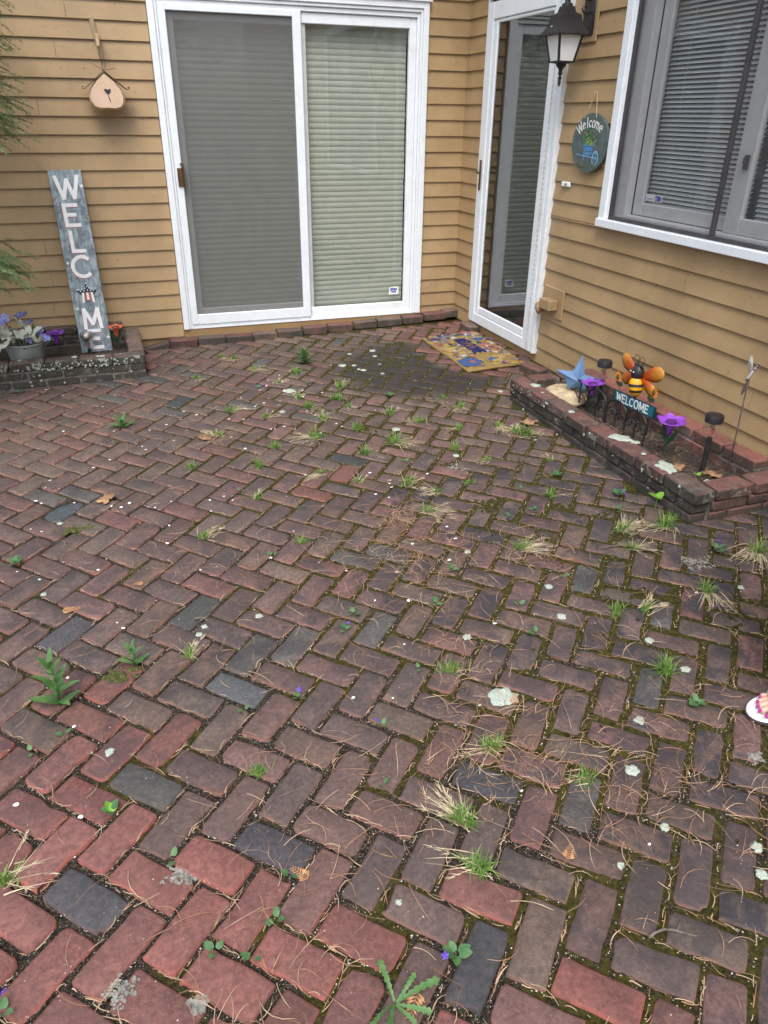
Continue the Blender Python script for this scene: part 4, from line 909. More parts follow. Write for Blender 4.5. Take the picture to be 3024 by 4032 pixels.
N_ = 20; rings = []; s1_ = Vector((1, 0, 0)); s2_ = ax.normalized().cross(s1_)
sub_ = []
for i in range(41):
    t = i/40; r0 = np.interp(t, [p[1] for p in prof], [p[0] for p in prof]); sub_.append((t, r0))
vs = [P0+ax*t+(s1_*math.cos(6.283*j/N_)+s2_*math.sin(6.283*j/N_))*r0 for t, r0 in sub_ for j in range(N_)]
def band(t): return 1 if (t < .10 or .27 < t < .40 or .57 < t < .72) else 0
o0 = len(m.v)
for i in range(40): m.add(vs[i*N_:(i+2)*N_], [(j, (j+1) % N_, N_+(j+1) % N_, N_+j) for j in range(N_)], band((i+.5)/40))
m.build('body', ['bee_yellow', 'black'], be, True)
m = MB(); bm = bmesh.new(); bmesh.ops.create_uvsphere(bm, u_segments=16, v_segments=12, radius=1)
for v in bm.verts: v.co = Vector((v.co.x*.032, v.co.y*.037, v.co.z*.043))+Vector(bl(-2.757, .327))
bm.verts.index_update(); m.add([v.co for v in bm.verts], [[v.index for v in f.verts] for f in bm.faces]); bm.free()
for s in (-1, 1): m.lathe([(.009, -.01), (.008, .008), (.002, .016)], 8, bl(-2.757+s*.022, .365))
m.build('head', 'black', be, True)
m = MB()
for s in (-1, 1): m.tube([bl(-2.755+s*.006, .365), bl(-2.755+s*.004, .39)]+[bl(-2.755+s*(.022-.018*math.cos(t)), .398+.018*math.sin(t)) for t in np.linspace(0, 4.4, 12)], .0018, 6)
m.build('antenna', 'rust', be)
m = MB()
for s in (-1, 1): m.lathe([(.004, 0), (.003, .003)], 8, bl(-2.752-s*.012, .335, -.033))
m.build('eye', 'letter', be)
for s in (1, -1):
    for up_ in (1, 0):
        m = MB(); base = Vector(bl(-2.757+s*.030, .315 if up_ else .303, .006)); ang = R(22 if up_ else -28); l = .152 if up_ else .125; d = Vector((.12, s*math.cos(ang), math.sin(ang))).normalized(); n_ = Vector((0, -s*math.sin(ang), math.cos(ang))); w_ = .042 if up_ else .034
        vs = []; tips = []
        for t, ww in ((0, .22), (.18, .5), (.4, .82), (.65, 1.), (.85, .85), (.96, .5), (1.02, .08)):
            for q in (-1, -.5, 0, .5, 1): vs.append(base+d*l*t+n_*w_*ww*q+Vector((-.012*(1-q*q)*ww, 0, 0))); tips.append(min(1, t))
        m.add(vs, [(j*5+q, j*5+q+1, j*5+q+6, j*5+q+5) for j in range(6) for q in range(4)], 0, tip=tips); o = m.build('wing', 'wing', be, True); sm_ = o.modifiers.new('t', 'SOLIDIFY'); sm_.thickness = .0015
MAT['sunflower'] = M('sunflower_petal', (.62, .20, .02), .4, var=.3, vs_=60)
MAT['moss_disc'] = M('flower_disc', (.09, .10, .012), .5)
for yy, zz in ((-2.612, .262), (-2.915, .272)):
    s = 1 if yy > -2.77 else -1
    m = MB(); n_ = 20; c0 = Vector(bl(yy, zz, -.006)); vs = [c0]+[c0+Vector((.004 if i % 2 else 0, math.cos(6.283*i/n_)*(.034 if i % 2 == 0 else .02), math.sin(6.283*i/n_)*(.034 if i % 2 == 0 else .02))) for i in range(n_)]
    m.add(vs, [(0, 1+i, 1+(i+1) % n_) for i in range(n_)], 0)
    cc = c0+Vector((-.002, 0, 0)); vs = [cc+Vector((-.006, 0, 0))]+[cc+Vector((0, math.cos(6.283*i/12)*.013, math.sin(6.283*i/12)*.015)) for i in range(12)]; m.add(vs, [(0, 1+i, 1+(i+1) % 12) for i in range(12)], 1)
    o = m.build('flower', ['sunflower', 'moss_disc'], be)
    m = MB(); b0 = Vector(bl(yy-s*.02, .195)); m.tube([b0, b0+Vector((0, s*.004, .03)), c0+Vector((.004, 0, 0))], .0022, 6)
    for k in (-1, 1):
        c1 = b0+Vector((0, s*.003, .022)); d = Vector((-.004, k*.026, .022)); n2 = Vector((0, -.012, .012*k))
        m.add([c1, c1+d*.3+n2, c1+d*.55+n2*.5, c1+d*.7+n2, c1+d, c1+d*.7-n2, c1+d*.5-n2*.5, c1+d*.3-n2], [tuple(range(8))])
    m.build('leaf', 'green_enamel', be)
# dragonfly stake
dg = thing('dragonfly_stake', 'silver dragonfly on a thin leaning metal rod in the planter', 'garden stake', (-.125, -3.403, .035))
m = MB(); m.tube([(0, 0, -.05), (-.02, 0, .46)], .0035, 7); m.build('rod', 'steel', dg)
m = MB(); c0 = Vector((-.022, -.006, .47)); tail = Vector((.030, .0, .045)); m.tube([c0-tail*.35, c0, c0+tail*.5, c0+tail*1.1], [.008, .007, .005, .004], 8, 0)
for t in (.45, .75, .95): m.tube([c0+tail*t, c0+tail*(t+.1)], .006, 8, 1)
m.lathe([(.0, -.008), (.008, 0), (.0, .008)], 8, tuple(c0-tail*.42), 1); m.build('body', ['steel', 'navy'], dg)
for dx, dz, l in ((.002, 1, .085), (-.016, .9, .06), (.02, -.9, .075), (.004, -1, .10)):
    m = MB(); d = Vector((dx*8, .25, dz)).normalized(); n_ = Vector((.6, -.8, 0)); vs = []
    for t, w_ in ((0, .2), (.35, .7), (.75, 1), (1, .35)):
        for q in (-1, 1): vs.append(c0+d*l*t+n_*.008*w_*q)
    m.add(vs, [(j*2, j*2+1, j*2+3, j*2+2) for j in range(3)]); o = m.build('wing', 'steel', dg); sm_ = o.modifiers.new('t', 'SOLIDIFY'); sm_.thickness = .0012

# ------------------------------------------------------------------ door mat
dm = thing('door_mat', 'worn yellow coir door mat with WELCOME and blue flowers at the storm door', 'door mat', (-.315, -1.035, 0))
Q = [(-.552, -.63), (-.075, -.565), (-.135, -1.50), (-.565, -1.475)]
def mq(r, t, h=0):   # r along the reading direction, t from patio edge to wall
    a, b, c, d = [Vector(q) for q in Q]; p = (a*(1-t)+b*t)*(1-r)+(d*(1-t)+c*t)*r
    curl = .012*max(0, r-.85)/.15*t+.02*max(0, .12-r)/.12*(1-t)*.6
    return (p.x+.315, p.y+1.035, gz(p.x, p.y)+.016+curl+h+.002*noise.noise((p.x*9, p.y*9, 2)))
m = MB(); n1, n2 = 56, 28; ed_ = lambda i, n: i/n
vs = []
for i in range(n1+1):
    for j in range(n2+1):
        r, t = i/n1, j/n2; e = .006*noise.noise((i*1.3, j*1.3, 1)); b = (i in (0, n1))+(j in (0, n2))
        x, y, z = mq(r+(e if i in (0, n1) else 0), t+(e*2 if j in (0, n2) else 0)); vs.append((x, y, z+rnd(-.0012, .0012)-(.003 if b else 0)))
fs = [(i*(n2+1)+j, i*(n2+1)+j+1, (i+1)*(n2+1)+j+1, (i+1)*(n2+1)+j) for i in range(n1) for j in range(n2)]
bd_ = [i*(n2+1) for i in range(n1+1)]+[n1*(n2+1)+j for j in range(1, n2+1)]+[i*(n2+1)+n2 for i in range(n1-1, -1, -1)]+[j for j in range(n2-1, 0, -1)]
nb = len(vs); kb = len(bd_)
m.add(vs+[(vs[i][0], vs[i][1], vs[i][2]-.014) for i in bd_], fs+[(bd_[i], nb+i, nb+(i+1) % kb, bd_[(i+1) % kb]) for i in range(kb)]+[tuple(range(nb+kb-1, nb-1, -1))]); m.build('pile', 'coir', dm, True)
pm = MB(); hcount = [0]
def blotch(r, t, rad, mi, n=10, wob=.3, asp=1.):
    hcount[0] += 1; s = hcount[0]*7.3; h = .0014+.000008*hcount[0]
    vs = []
    for i in range(n):
        a = 6.283*i/n; k = rad*(1+wob*noise.noise((math.cos(a)*1.5+s, math.sin(a)*1.5, s))+wob*.4*rnd(-1, 1)); vs.append(mq(r+k*math.cos(a)/.90*asp, min(.985, max(.015, t+k*math.sin(a)/.45)), h))
    pm.add([mq(r, t, h+.0004)]+vs, [(0, 1+i, 1+(i+1) % n) for i in range(n)], mi)
def mflower(r, t, rad, rings, petals=0, pc=0):
    if petals:
        for i in range(petals): a = 6.283*i/petals; blotch(r+rad*.8*math.cos(a)/.9, t+rad*.8*math.sin(a)/.45, rad*.36, pc, 8)
    for k, mi in rings: blotch(r, t, rad*k, mi, 14, .15)
mats_ = ['coir_y', 'm_blue', 'm_navy', 'm_rust', 'm_grey', 'm_white', 'm_green', 'm_pink']
rg = random.Random(5)
for i in range(130):
    r, t = rg.uniform(.03, .97), rg.uniform(.05, .95)
    if .40 < t < .62 and .16 < r < .84: continue
    blotch(r, t, rg.uniform(.012, .032), 0, 9, .5)
for i in range(270):
    r, t = rg.uniform(.02, .98), rg.choice((rg.uniform(.03, .38), rg.uniform(.66, .97)))
    if rg.random() < .3: r = rg.uniform(.02, .12); t = rg.uniform(.05, .95)
    blotch(r, t, rg.uniform(.006, .018), rg.choice((1, 2, 3, 4, 4, 4, 5, 6, 6, 7)), 7, .6, 1.5)
mflower(.83, .17, .085, [(1.0, 1), (.72, 1), (.60, 3), (.36, 3), (.15, 0)], 8, 1)
mflower(.47, .20, .062, [(1.1, 0), (1., 2), (.8, 4), (.55, 5), (.3, 5)], 8, 0)
mflower(.27, .82, .040, [(1., 1), (.45, 5)], 6, 1)
mflower(.84, .60, .046, [(1.2, 0), (1., 1), (.45, 5)], 6, 1)
mflower(.66, .22, .030, [(1., 5)], 6, 4)
mflower(.14, .46, .028, [(1., 5)], 6, 3); mflower(.10, .88, .05, [(1., 0), (.8, 7), (.4, 5)], 7, 4)
for r, t in ((.42, .80), (.50, .84), (.56, .88), (.48, .72)): mflower(r, t, .022, [(1., 7), (.45, 5)], 5, 7)
for r, t in ((.60, .12), (.70, .30), (.28, .12), (.08, .2)): mflower(r, t, .018, [(1., 3)], 5, 6)
pm.build('printed_pattern', mats_, dm, kind='stuff')
m = MB(); fn = lambda a, b, c: mq(.20+a/.90, .42+b/.45, .0062+c)
word(m, 'WELCOME', 0, 0, .094, .0165, fn, 0, .0006, .74, .10); m.build('lettering', 'm_navy', dm)

# ------------------------------------------------------------------ litter and weeds
def gpt(x, y, h=0): return (x, y, gz(x, y)+h)
NEEDC = [(-1.75, -3.35, .22, 330), (-1.70, -3.14, .06, 90), (-1.93, -4.47, .14, 150), (-1.30, -3.62, .18, 120), (-1.72, -4.68, .16, 110), (-2.36, -1.98, .10, 70), (-1.86, -4.15, .12, 60), (-1.38, -4.75, .25, 90), (-1.55, -4.9, .3, 90), (-1.9, -3.6, .35, 160), (-2.4, -4.6, .35, 130), (-2.6, -3.4, .6, 130), (-1.4, -4.2, .5, 150), (-1.2, -2.6, .5, 90), (-2.75, -4.95, .2, 50)]
m = MB(); random.seed(17)
def strand(m, x, y, a, l, w, curve, mi, lift=.004):
    n = 4; d = Vector((math.cos(a), math.sin(a), 0)); s = Vector((-d.y, d.x, 0)); vs = []; h0 = rnd(.002, lift)
    for i in range(n+1):
        t = i/n; off = curve*l*(t*(1-t))*4*.5; q = Vector((x, y, 0))+d*l*t+s*off
        if q.y > -.13 or q.x > -.03: return
        z = gz(q.x, q.y)+h0+lift*.8*math.sin(math.pi*t); ww = w*(1 if t < .8 else .5)
        vs += [(q.x-s.x*ww, q.y-s.y*ww, z), (q.x+s.x*ww, q.y+s.y*ww, z+.0005)]
    m.add(vs, [(i*2, i*2+1, i*2+3, i*2+2) for i in range(n)], mi)
def okxy(x, y): return not in_rect(x, y, RP, -.01) and not in_rect(x, y, LP, -.01) and x < -.05 and y < -.15
for cx, cy, s, n in NEEDC:
    for i in range(n):
        x, y = random.gauss(cx, s*.7), random.gauss(cy, s*.7)
        if okxy(x, y): strand(m, x, y, rnd(0, 6.28), rnd(.04, .11), rnd(.0005, .0009), rnd(-.5, .5), 0 if random.random() < .62 else 1, rnd(.003, .012))
for i in range(420):
    x, y = rnd(-3.4, -.3), rnd(-5.4, -1.4)
    if okxy(x, y): strand(m, x, y, rnd(0, 6.28), rnd(.03, .10), rnd(.0004, .0008), rnd(-.5, .5), 0 if random.random() < .5 else 1, rnd(.002, .008))
for i in range(2600):   # straw and needles that have washed into the joints and lie along them
    o_, w, c, k, x, y = BR[int(620*random.random()**1.3)]; sd_k = random.random() < .68; sg_ = random.choice((-1, 1))
    lx, ly = (rnd(-.8, .8), .5*sg_*rnd(.96, 1.04)) if sd_k else (sg_*rnd(.98, 1.02), rnd(-.35, .35))
    ax_ = (1, 0) if sd_k else (0, 1)
    if k: lx, ly = -ly, lx; ax_ = (-ax_[1], ax_[0])
    X, Y = warp(c[0]+lx, c[1]+ly); X2, Y2 = warp(c[0]+lx+.1*ax_[0], c[1]+ly+.1*ax_[1])
    if okxy(X, Y) and not in_rect(X, Y, (-.6, -1.55, 0, -.5)): strand(m, X, Y, math.atan2(Y2-Y, X2-X)+rnd(-.3, .3)+random.choice((0, 3.1416)), rnd(.012, .05), rnd(.0005, .0011), rnd(-.3, .3), 0 if random.random() < .4 else 1, rnd(.001, .004))
tag(m.build('pine_needles', ['needle', 'needle_pale']), 'dry brown pine needles strewn over the brick patio', 'needles', kind='stuff')
# grit and husks in the joints
m = MB(); random.seed(4)
vis = [b for b in BR if not b[0]]
for i in range(9000):
    o_, w, c, k, x, y = vis[int(len(vis)*random.random()**1.25)]
    s = random.choice((-1, 1)); e = rnd(.96, 1.12)
    lx, ly = (rnd(-1, 1), s*.5*rnd(.95, 1.08)) if random.random() < .66 else (s*rnd(.97, 1.03), rnd(-.5, .5))
    if random.random() < .12: lx, ly = rnd(-.9, .9), rnd(-.42, .42)
    if k: lx, ly = -ly, lx
    X, Y = warp(c[0]+lx, c[1]+ly)
    if not okxy(X, Y) or in_rect(X, Y, (-.6, -1.55, 0, -.5)): continue
    r0 = rnd(.0012, .0036); a = rnd(0, 6.28); z = gz(X, Y)+rnd(-.001, .002); rr_ = rnd(.35, 1)
    m.add([(X+r0*math.cos(a), Y+r0*math.sin(a), z), (X+r0*rr_*math.cos(a+2), Y+r0*rr_*math.sin(a+2), z), (X+r0*rr_*math.cos(a+4), Y+r0*rr_*math.sin(a+4), z), (X, Y, z+r0*.8)], [(0, 1, 3), (1, 2, 3), (2, 0, 3)], 0 if random.random() < .72 else random.choice((1, 1, 1, 2)))
tag(m.build('joint_grit', ['grit', 'needle_pale', 'petal']), 'pale grit and seed husks lying in the brick joints', 'grit', kind='stuff')
m = MB(); random.seed(8)
for i in range(128):
    if i < 75: x, y = rnd(-3.4, -1.5), -2.6+random.gauss(0, .9)
    elif i < 108: x, y = random.gauss(-1.85, .2), random.gauss(-1.35, .25)
    else: x, y = rnd(-3.2, -.6), rnd(-5., -1.5)
    if not okxy(x, y): continue
    r0 = rnd(.004, .009); a = rnd(0, 6.28); h = rnd(.002, .005)
    m.add([gpt(x+r0*math.cos(a+t)*(1 if j % 4 else .8), y+r0*.7*math.sin(a+t), h+rnd(0, .004)) for j, t in enumerate(np.arange(0, 6.28, .785))], [tuple(range(8))])
tag(m.build('fallen_petals', 'petal'), 'white blossom petals scattered over the brick patio', 'petals', kind='stuff')
for x, y, r0 in [(-1.788,-4.323,.055),(-1.59,-4.7,.024),(-1.455,-4.549,.02),(-1.176,-4.41,.02),(-1.624,-4.88,.016),(-1.448,-5.006,.018),(-1.492,-5.067,.018),(-1.348,-3.85,.02),(-1.191,-4.247,.018),(-1.402,-4.03,.022),(-1.767,-4.02,.018),(-1.531,-3.519,.016),(-1.3,-.977,.035),(-1.772,-1.362,.05),(-1.353,-2.197,.03),(-.989,-.72,.03),(-1.173,-.732,.02),(-1.195,-1.129,.025),(-1.224,-1.007,.02),(-2.329,-4.841,.010),(-2.419,-3.659,.016),(-2.636,-3.693,.014),(-2.612,-3.655,.014),(-1.895,-1.708,.02),(-3.111,-2.698,.014),(-3.153,-3.251,.014),(-1.183,-2.64,.02),(-.669,-4.102,.015),(-1.793,-4.934,.012),(-2.943,-4.143,.016),(-1.22,-1.10,.014),(-1.02,-.86,.018),(-1.10,-1.25,.016),(-1.05,-1.05,.012),(-.52,-1.86,.02)]:
    lichen_patch(patio, x, y, gz(x, y)+.0015, r0)
# old mortar smears and chunks
random.seed(31)
for x, y, r0, n in ((-2.781, -4.592, .05, 260), (-.712, -3.898, .075, 260), (-1.235, -4.777, .022, 120), (-2.939, -4.827, .032, 200), (-2.788, -4.905, .026, 160), (-1.241, -2.768, .07, 160)):
    m = MB(); sd0 = rnd(0, 50)
    for i in range(n):
        a = rnd(0, 6.283); q = r0*rnd(0, 1)**.6*(.75+.9*noise.noise((math.cos(a)*1.6+sd0, math.sin(a)*1.6, 1))); px, py = x+q*math.cos(a)*1.15, y+q*math.sin(a)
        sz = rnd(.0012, .0055)*(1 if random.random() < .9 else 1.9); z = gz(px, py)-.001; k = 6; a0 = rnd(0, 6); st_ = rnd(.5, 1.)
        rr_ = [sz*rnd(.55, 1.2) for _ in range(k)]
        m.add([(px+rr_[j]*math.cos(1.047*j+a0), py+st_*rr_[j]*math.sin(1.047*j+a0), z-.002) for j in range(k)]+[(px+rr_[j]*.7*math.cos(1.047*j+a0), py+st_*.7*rr_[j]*math.sin(1.047*j+a0), z+rnd(.0008, .0012+sz*.25)) for j in range(k)], [(j, (j+1) % k, k+(j+1) % k, k+j) for j in range(k)]+[tuple(range(k, 2*k))])
    m.build('mortar_crumbs', 'concrete', patio, False, kind='stuff')

# label helper: which weed it is, by the landmark it lies nearest
LM = [('the sandalled foot', -1.15, -4.68), ('the near corner of the bee planter', -.53, -3.64), ('the far corner of the bee planter', -.54, -2.0), ('the door mat', -.55, -1.2), ('the lichen-covered planter', -2.7, -.8), ('the largest lichen spot', -1.79, -4.32), ('the tall leafy weed', -3.08, -3.90), ('the dandelion', -2.41, -5.04), ('the pine needle heap', -1.75, -3.33), ('the patio door sill', -1.5, -.2), ('the blue-grey brick slab at bottom', -2.96, -4.6), ('the curled oak leaf', -2.91, -2.53)]
def landmark_labels(lst, head):
    best = [min(range(len(LM)), key=lambda k: math.hypot(t[0]-LM[k][1], t[1]-LM[k][2])) for t in lst]; out = [None]*len(lst)
    O_ = ['closest', 'second closest', 'third closest', 'fourth closest', 'fifth closest', 'sixth closest', 'seventh closest', 'eighth closest', 'ninth closest', 'tenth closest', 'eleventh closest', 'twelfth closest', 'thirteenth closest', 'fourteenth closest', 'fifteenth closest', 'sixteenth closest', 'seventeenth closest', 'eighteenth closest']
    for k in range(len(LM)):
        idx = sorted([i for i in range(len(lst)) if best[i] == k], key=lambda i: math.hypot(lst[i][0]-LM[k][1], lst[i][1]-LM[k][2]))
        for n, i in enumerate(idx): out[i] = head(lst[i])+', '+O_[min(n, 17)]+' to '+LM[k][0]
    return out
TUFT = [(-2.25,-2.75,.7),(-1.9,-2.6,.8),(-1.75,-2.75,.6),(-1.25,-2.95,.7),(-1.62,-2.45,.8),(-2.05,-2.2,.7),(-1.15,-2.55,.6),(-1.55,-2.1,.8),(-1.3,-1.95,.7),(-1.7,-1.9,.8),(-2.0,-1.75,.6),(-1.5,-1.75,.6),(-1.05,-2.75,.7),(-.95,-3.2,.8),(-1.75,-1.5,.8),(-1.9,-.85,.7),(-2.3,-.9,.6),(-.75,-2.85,.6),(-2.5,-2.3,.6),(-1.549,-3.145,1),(-1.433,-2.98,.8),(-1.537,-2.853,1),(-2.151,-3.213,.8),(-2.528,-3.02,.8),(-1.307,-3.57,1),(-.877,-3.726,.9),(-.628,-3.614,1.4),(-.827,-3.583,1),(-1.884,-4.157,1),(-1.236,-4.391,1.1),(-1.913,-4.49,1),(-2.097,-4.688,.9),(-2.114,-4.821,1),(-2.556,-4.358,.7),(-1.723,-4.677,.8),(-.804,-4.079,1),(-1.193,-4.062,.8),(-1.091,-4.089,.7),(-.73,-2.456,.8),(-.693,-2.511,.9),(-.79,-2.347,.8),(-1.009,-2.302,.8),(-.866,-2.01,.7),(-1.419,-2.361,.9),(-1.526,-1.607,.9),(-1.729,-1.703,.8),(-1.44,-1.391,.8),(-.902,-1.828,.7),(-1.189,-2.14,.7),(-1.809,-1.186,.6),(-2.072,-.479,.6),(-1.992,-.545,.6),(-2.179,-1.587,.8),(-3.192,-4.477,1),(-2.677,-3.783,.7),(-.409,-3.923,1.3),(-1.812,-2.149,.9),(-1.642,-1.012,.9),(-2.171,-2.399,.7),(-2.313,-1.931,.6)]
def blade(m, o, a, l, w, lean, mi, droop=.0):
    d = Vector((math.cos(a), math.sin(a), 0)); s = Vector((-d.y, d.x, 0)); vs = []
    for i in range(5):
        t = i/4; h = l*(t*math.cos(lean)-droop*t*t); q = o+d*l*math.sin(lean)*t*(.6+.4*t)+Vector((0, 0, max(h, .001*t+.001))); ww = w*(1-t*t*.9)
        vs += [q-s*ww, q+s*ww]
    m.add(vs, [(i*2, i*2+1, i*2+3, i*2+2) for i in range(4)], mi)
labs = landmark_labels(TUFT, lambda t: ('large' if t[2] > 1.2 else 'small' if t[2] < .75 else 'medium')+' straw-bladed grass tuft')
for i, (x, y, s) in enumerate(TUFT):
    random.seed(100+i); m = MB(); dirn = rnd(0, 6.28); far = y > -2.6; hh_ = rnd(.7, 1.15); s *= 1.5 if far else 1.22
    for k in range(int(58*s)+14):
        g0 = random.gauss(0, .015*s)*random.choice((.4, 1)); o = Vector((g0*math.cos(dirn)+random.gauss(0, .007*s), g0*math.sin(dirn)+random.gauss(0, .007*s), 0)); blade(m, o, rnd(0, 6.28), rnd(.02, .064)*s*hh_, rnd(.0012, .0026)*(1.3 if far else 1), rnd(.1, 1.3), 0, rnd(0, .5))
    straw = random.choice((0, .3, .6, 1.2)); spread = rnd(.25, .8)
    for k in range(int(20*s*straw)):
        o = Vector((random.gauss(0, .016*s), random.gauss(0, .016*s), rnd(.001, .006))); blade(m, o, random.gauss(dirn, spread), rnd(.03, .125)*s, rnd(.0008, .0021), rnd(1.3, 1.53), 1, rnd(.0, .25))
    for k in range(int(6*s*straw)): # branched dry seed stalks
        a = random.gauss(dirn, .5); l = rnd(.06, .12)*s; e = Vector((math.cos(a)*l, math.sin(a)*l, .010)); blade(m, Vector((0, 0, .003)), a, l, .0013, 1.45, 1)
        for q in range(5): blade(m, e*rnd(.6, 1.), a+rnd(-.8, .8), rnd(.012, .028), .0014, 1.38, 1)
    o = m.build('grass_tuft', ['grass', 'straw']); o.location = gpt(x, y, -.004); tag(o, labs[i], 'grass tuft', 'grass tufts in the patio joints')
VIO = [(-2.604,-4.789,1,0),(-2.547,-4.695,.9,0),(-2.67,-4.861,.9,0),(-2.742,-4.815,1,0),(-2.944,-4.361,1.1,0),(-2.805,-4.557,.9,0),(-2.254,-4.997,1.2,1),(-2.252,-4.521,.9,0),(-2.387,-4.12,1,1),(-2.556,-4.108,.7,0),(-3.063,-4.034,.8,0),(-3.151,-4.074,.9,0),(-2.157,-3.839,1,1),(-2.095,-3.765,1.1,0),(-2.182,-4.313,1,1),(-1.515,-3.921,1,0),(-1.26,-3.822,.9,0),(-1.544,-4.088,1,0),(-1.251,-4.551,1.2,1),(-.564,-3.859,1.4,1),(-.654,-3.304,1.6,1),(-1.649,-3.622,1,0),(-1.065,-3.781,.8,0),(-1.105,-3.307,1,0),(-1.237,-3.327,1,0),(-1.799,-3.812,1.1,0),(-2.288,-3.282,1,0),(-2.312,-2.665,.9,1),(-3.268,-2.989,1.3,0),(-.819,-3.035,1.2,0),(-1.399,-2.321,1,0),(-1.209,-1.682,1.3,0),(-2.863,-1.865,.8,0),(-2.084,-2.927,.7,0),(-3.161,-4.795,1.1,1),(-1.058,-3.106,.9,0),(-.757,-3.433,1.1,0),(-1.987,-4.12,.9,0),(-1.463,-2.628,1,1),(-1.95,-1.25,1,1),(-1.63,-1.28,1.1,1)]
def leaf_mesh(name, mt, l, w, tip=.06, lobes=0, n=7):
    m = MB(); vs = []
    for i in range(n):
        t = i/(n-1); ww = w*math.sin(math.pi*min(1, .12+t*.88))**.7*(1-.25*t) if not lobes else w*(.30+.75*t**.8)*(1. if i % 2 else .55)*(1 if t < .97 else .1)
        z = .12*l*math.sin(t*2.4)
        vs += [(l*t-(.3*l*.12 if lobes and i % 2 else 0), -ww, z+.12*w), (l*t, 0, z), (l*t-(.3*l*.12 if lobes and i % 2 else 0), ww, z+.12*w)]
    m.add(vs, [(i*3+q, i*3+q+1, i*3+q+4, i*3+q+3) for i in range(n-1) for q in (0, 1)]); return m.mesh(name, mt, True)
LV = leaf_mesh('leaf', 'violet_leaf', .024, .0098); LG = leaf_mesh('leaf', 'lime', .045, .017); LL = leaf_mesh('leaf', 'leafy', .07, .013); LD = leaf_mesh('leaf', 'leafy', .095, .0105, lobes=1, n=15)
vf = MB()
for i in range(5): a = 1.2566*i; vf.add([(0, 0, 0), (.006*math.cos(a-.5), .006*math.sin(a-.5), .002), (.009*math.cos(a), .009*math.sin(a), .001), (.006*math.cos(a+.5), .006*math.sin(a+.5), .002)], [(0, 1, 2, 3)])
MAT['violet'] = M('violet_petal', (.12, .055, .42), .6, var=.3, vs_=200, bmp=0); VF = vf.mesh('flower', 'violet')
def inst(me, parent, loc, rot, sc=1.): 
    o = bpy.data.objects.new(me.name.split('.')[0], me); COL.objects.link(o); o.parent = parent; o.location = loc; o.rotation_euler = rot; o.scale = (sc, sc, sc); return o
labs = landmark_labels(VIO, lambda t: ('large ' if t[2] > 1.15 else 'small ' if t[2] < .85 else '')+('violet plant with purple flower' if t[3] else 'round-leaved seedling'))
for i, (x, y, s, fl_) in enumerate(VIO):
    random.seed(300+i); v = thing('violet_plant', labs[i], 'violet plant', gpt(x, y, -.002), rnd(0, 6), 'violets and seedlings in the patio joints')
    nl = 2 if s < .95 else 3 if s < 1.15 else 6
    for k in range(nl): a = 6.283*k/nl+rnd(-.5, .5); inst(LV, v, (.006*math.cos(a), .006*math.sin(a), .008+.006*rnd(0, 1)), (rnd(-.3, .3), rnd(-.5, -.05), a), s*rnd(.75, 1.1))
    if fl_:
        for k in range(1 if s < 1.3 else 4): inst(VF, v, (rnd(-.025, .025)*s, rnd(-.025, .025)*s, rnd(.022, .045)), (rnd(-.9, .9), rnd(-.9, .9), rnd(0, 6)), rnd(.9, 1.3))
# the bigger weeds
def leafy(loc, label, n, h, l0, me, droop=.4, name='leafy_weed', cat='weed'):
    p = thing(name, label, cat, loc); m = MB(); m.tube([(0, 0, -.01), (.004, .003, h*.5), (.0, .0, h)], [.004, .0035, .002], 6); m.build('stem', 'leafy', p, True)
    for k in range(n):
        t = (k+.3)/n; a = k*2.4+.5; inst(me, p, (.003*math.cos(a), .003*math.sin(a), h*t), (0, -(.15+.9*t)+droop*.2, a), l0*(1.1-.45*t)*rnd(.85, 1.15))
    return p
random.seed(55)
leafy(gpt(-3.08, -3.898), 'tall upright green weed with toothed leaves, the tallest on the patio', 17, .17, 1.05, LL)
leafy(gpt(-2.856, -3.782), 'short upright green weed beside a dark moss cushion', 9, .075, .75, LL)
leafy(gpt(-2.806, -1.642), 'low broad-leaved weed clump growing alone in the far paving', 10, .04, 1.1, LL)
leafy(gpt(-1.537, -.83), 'bushy green weed clump nearest the patio door', 26, .08, 1.15, LL)
p = thing('dandelion', 'dandelion rosette with jagged leaves at the bottom edge', 'dandelion', gpt(-2.413, -5.045))
for k, a in enumerate((1.55, -.15, -.75, -1.35, -2.2, .35, -2.75)): inst(LD, p, (.004*math.cos(a), .004*math.sin(a), .006), (rnd(-.5, .5), rnd(-.30, .02), a+.2+rnd(-.15, .15)), rnd(.6, 1.05))
p = thing('seedling', 'lime green three-leaved seedling against the front of the bee planter', 'seedling', (-.575, -3.475, gz(-.57, -3.47)))
MB().tube([(0, 0, 0), (-.004, 0, .03), (0, 0, .055)], .002, 5).build('stem', 'lime', p)
for a in (.4, 2.4, 4.3): inst(LG, p, (0, 0, .055), (0, -.25, a), 1.05)
p = thing('seedling', 'tiny lime leaf sprout inside the bee planter by the solar light', 'seedling', (-.33, -3.43, .04))
for a in (.4, 2.4, 4.3): inst(LG, p, (0, 0, .012), (0, -.35, a), .55)
p = thing('seedling', 'single lime green leaf on the red bricks at lower left', 'seedling', gpt(-2.944+.0, -4.36))
for a in (.9, 2.0): inst(LG, p, (0, 0, .006), (.4, -.3, a), .7)
MAT['moss'] = M('moss_cushion', (.085, .095, .02), .95, var=.5, vs_=120, bmp=1., bs=260, bd=.01)
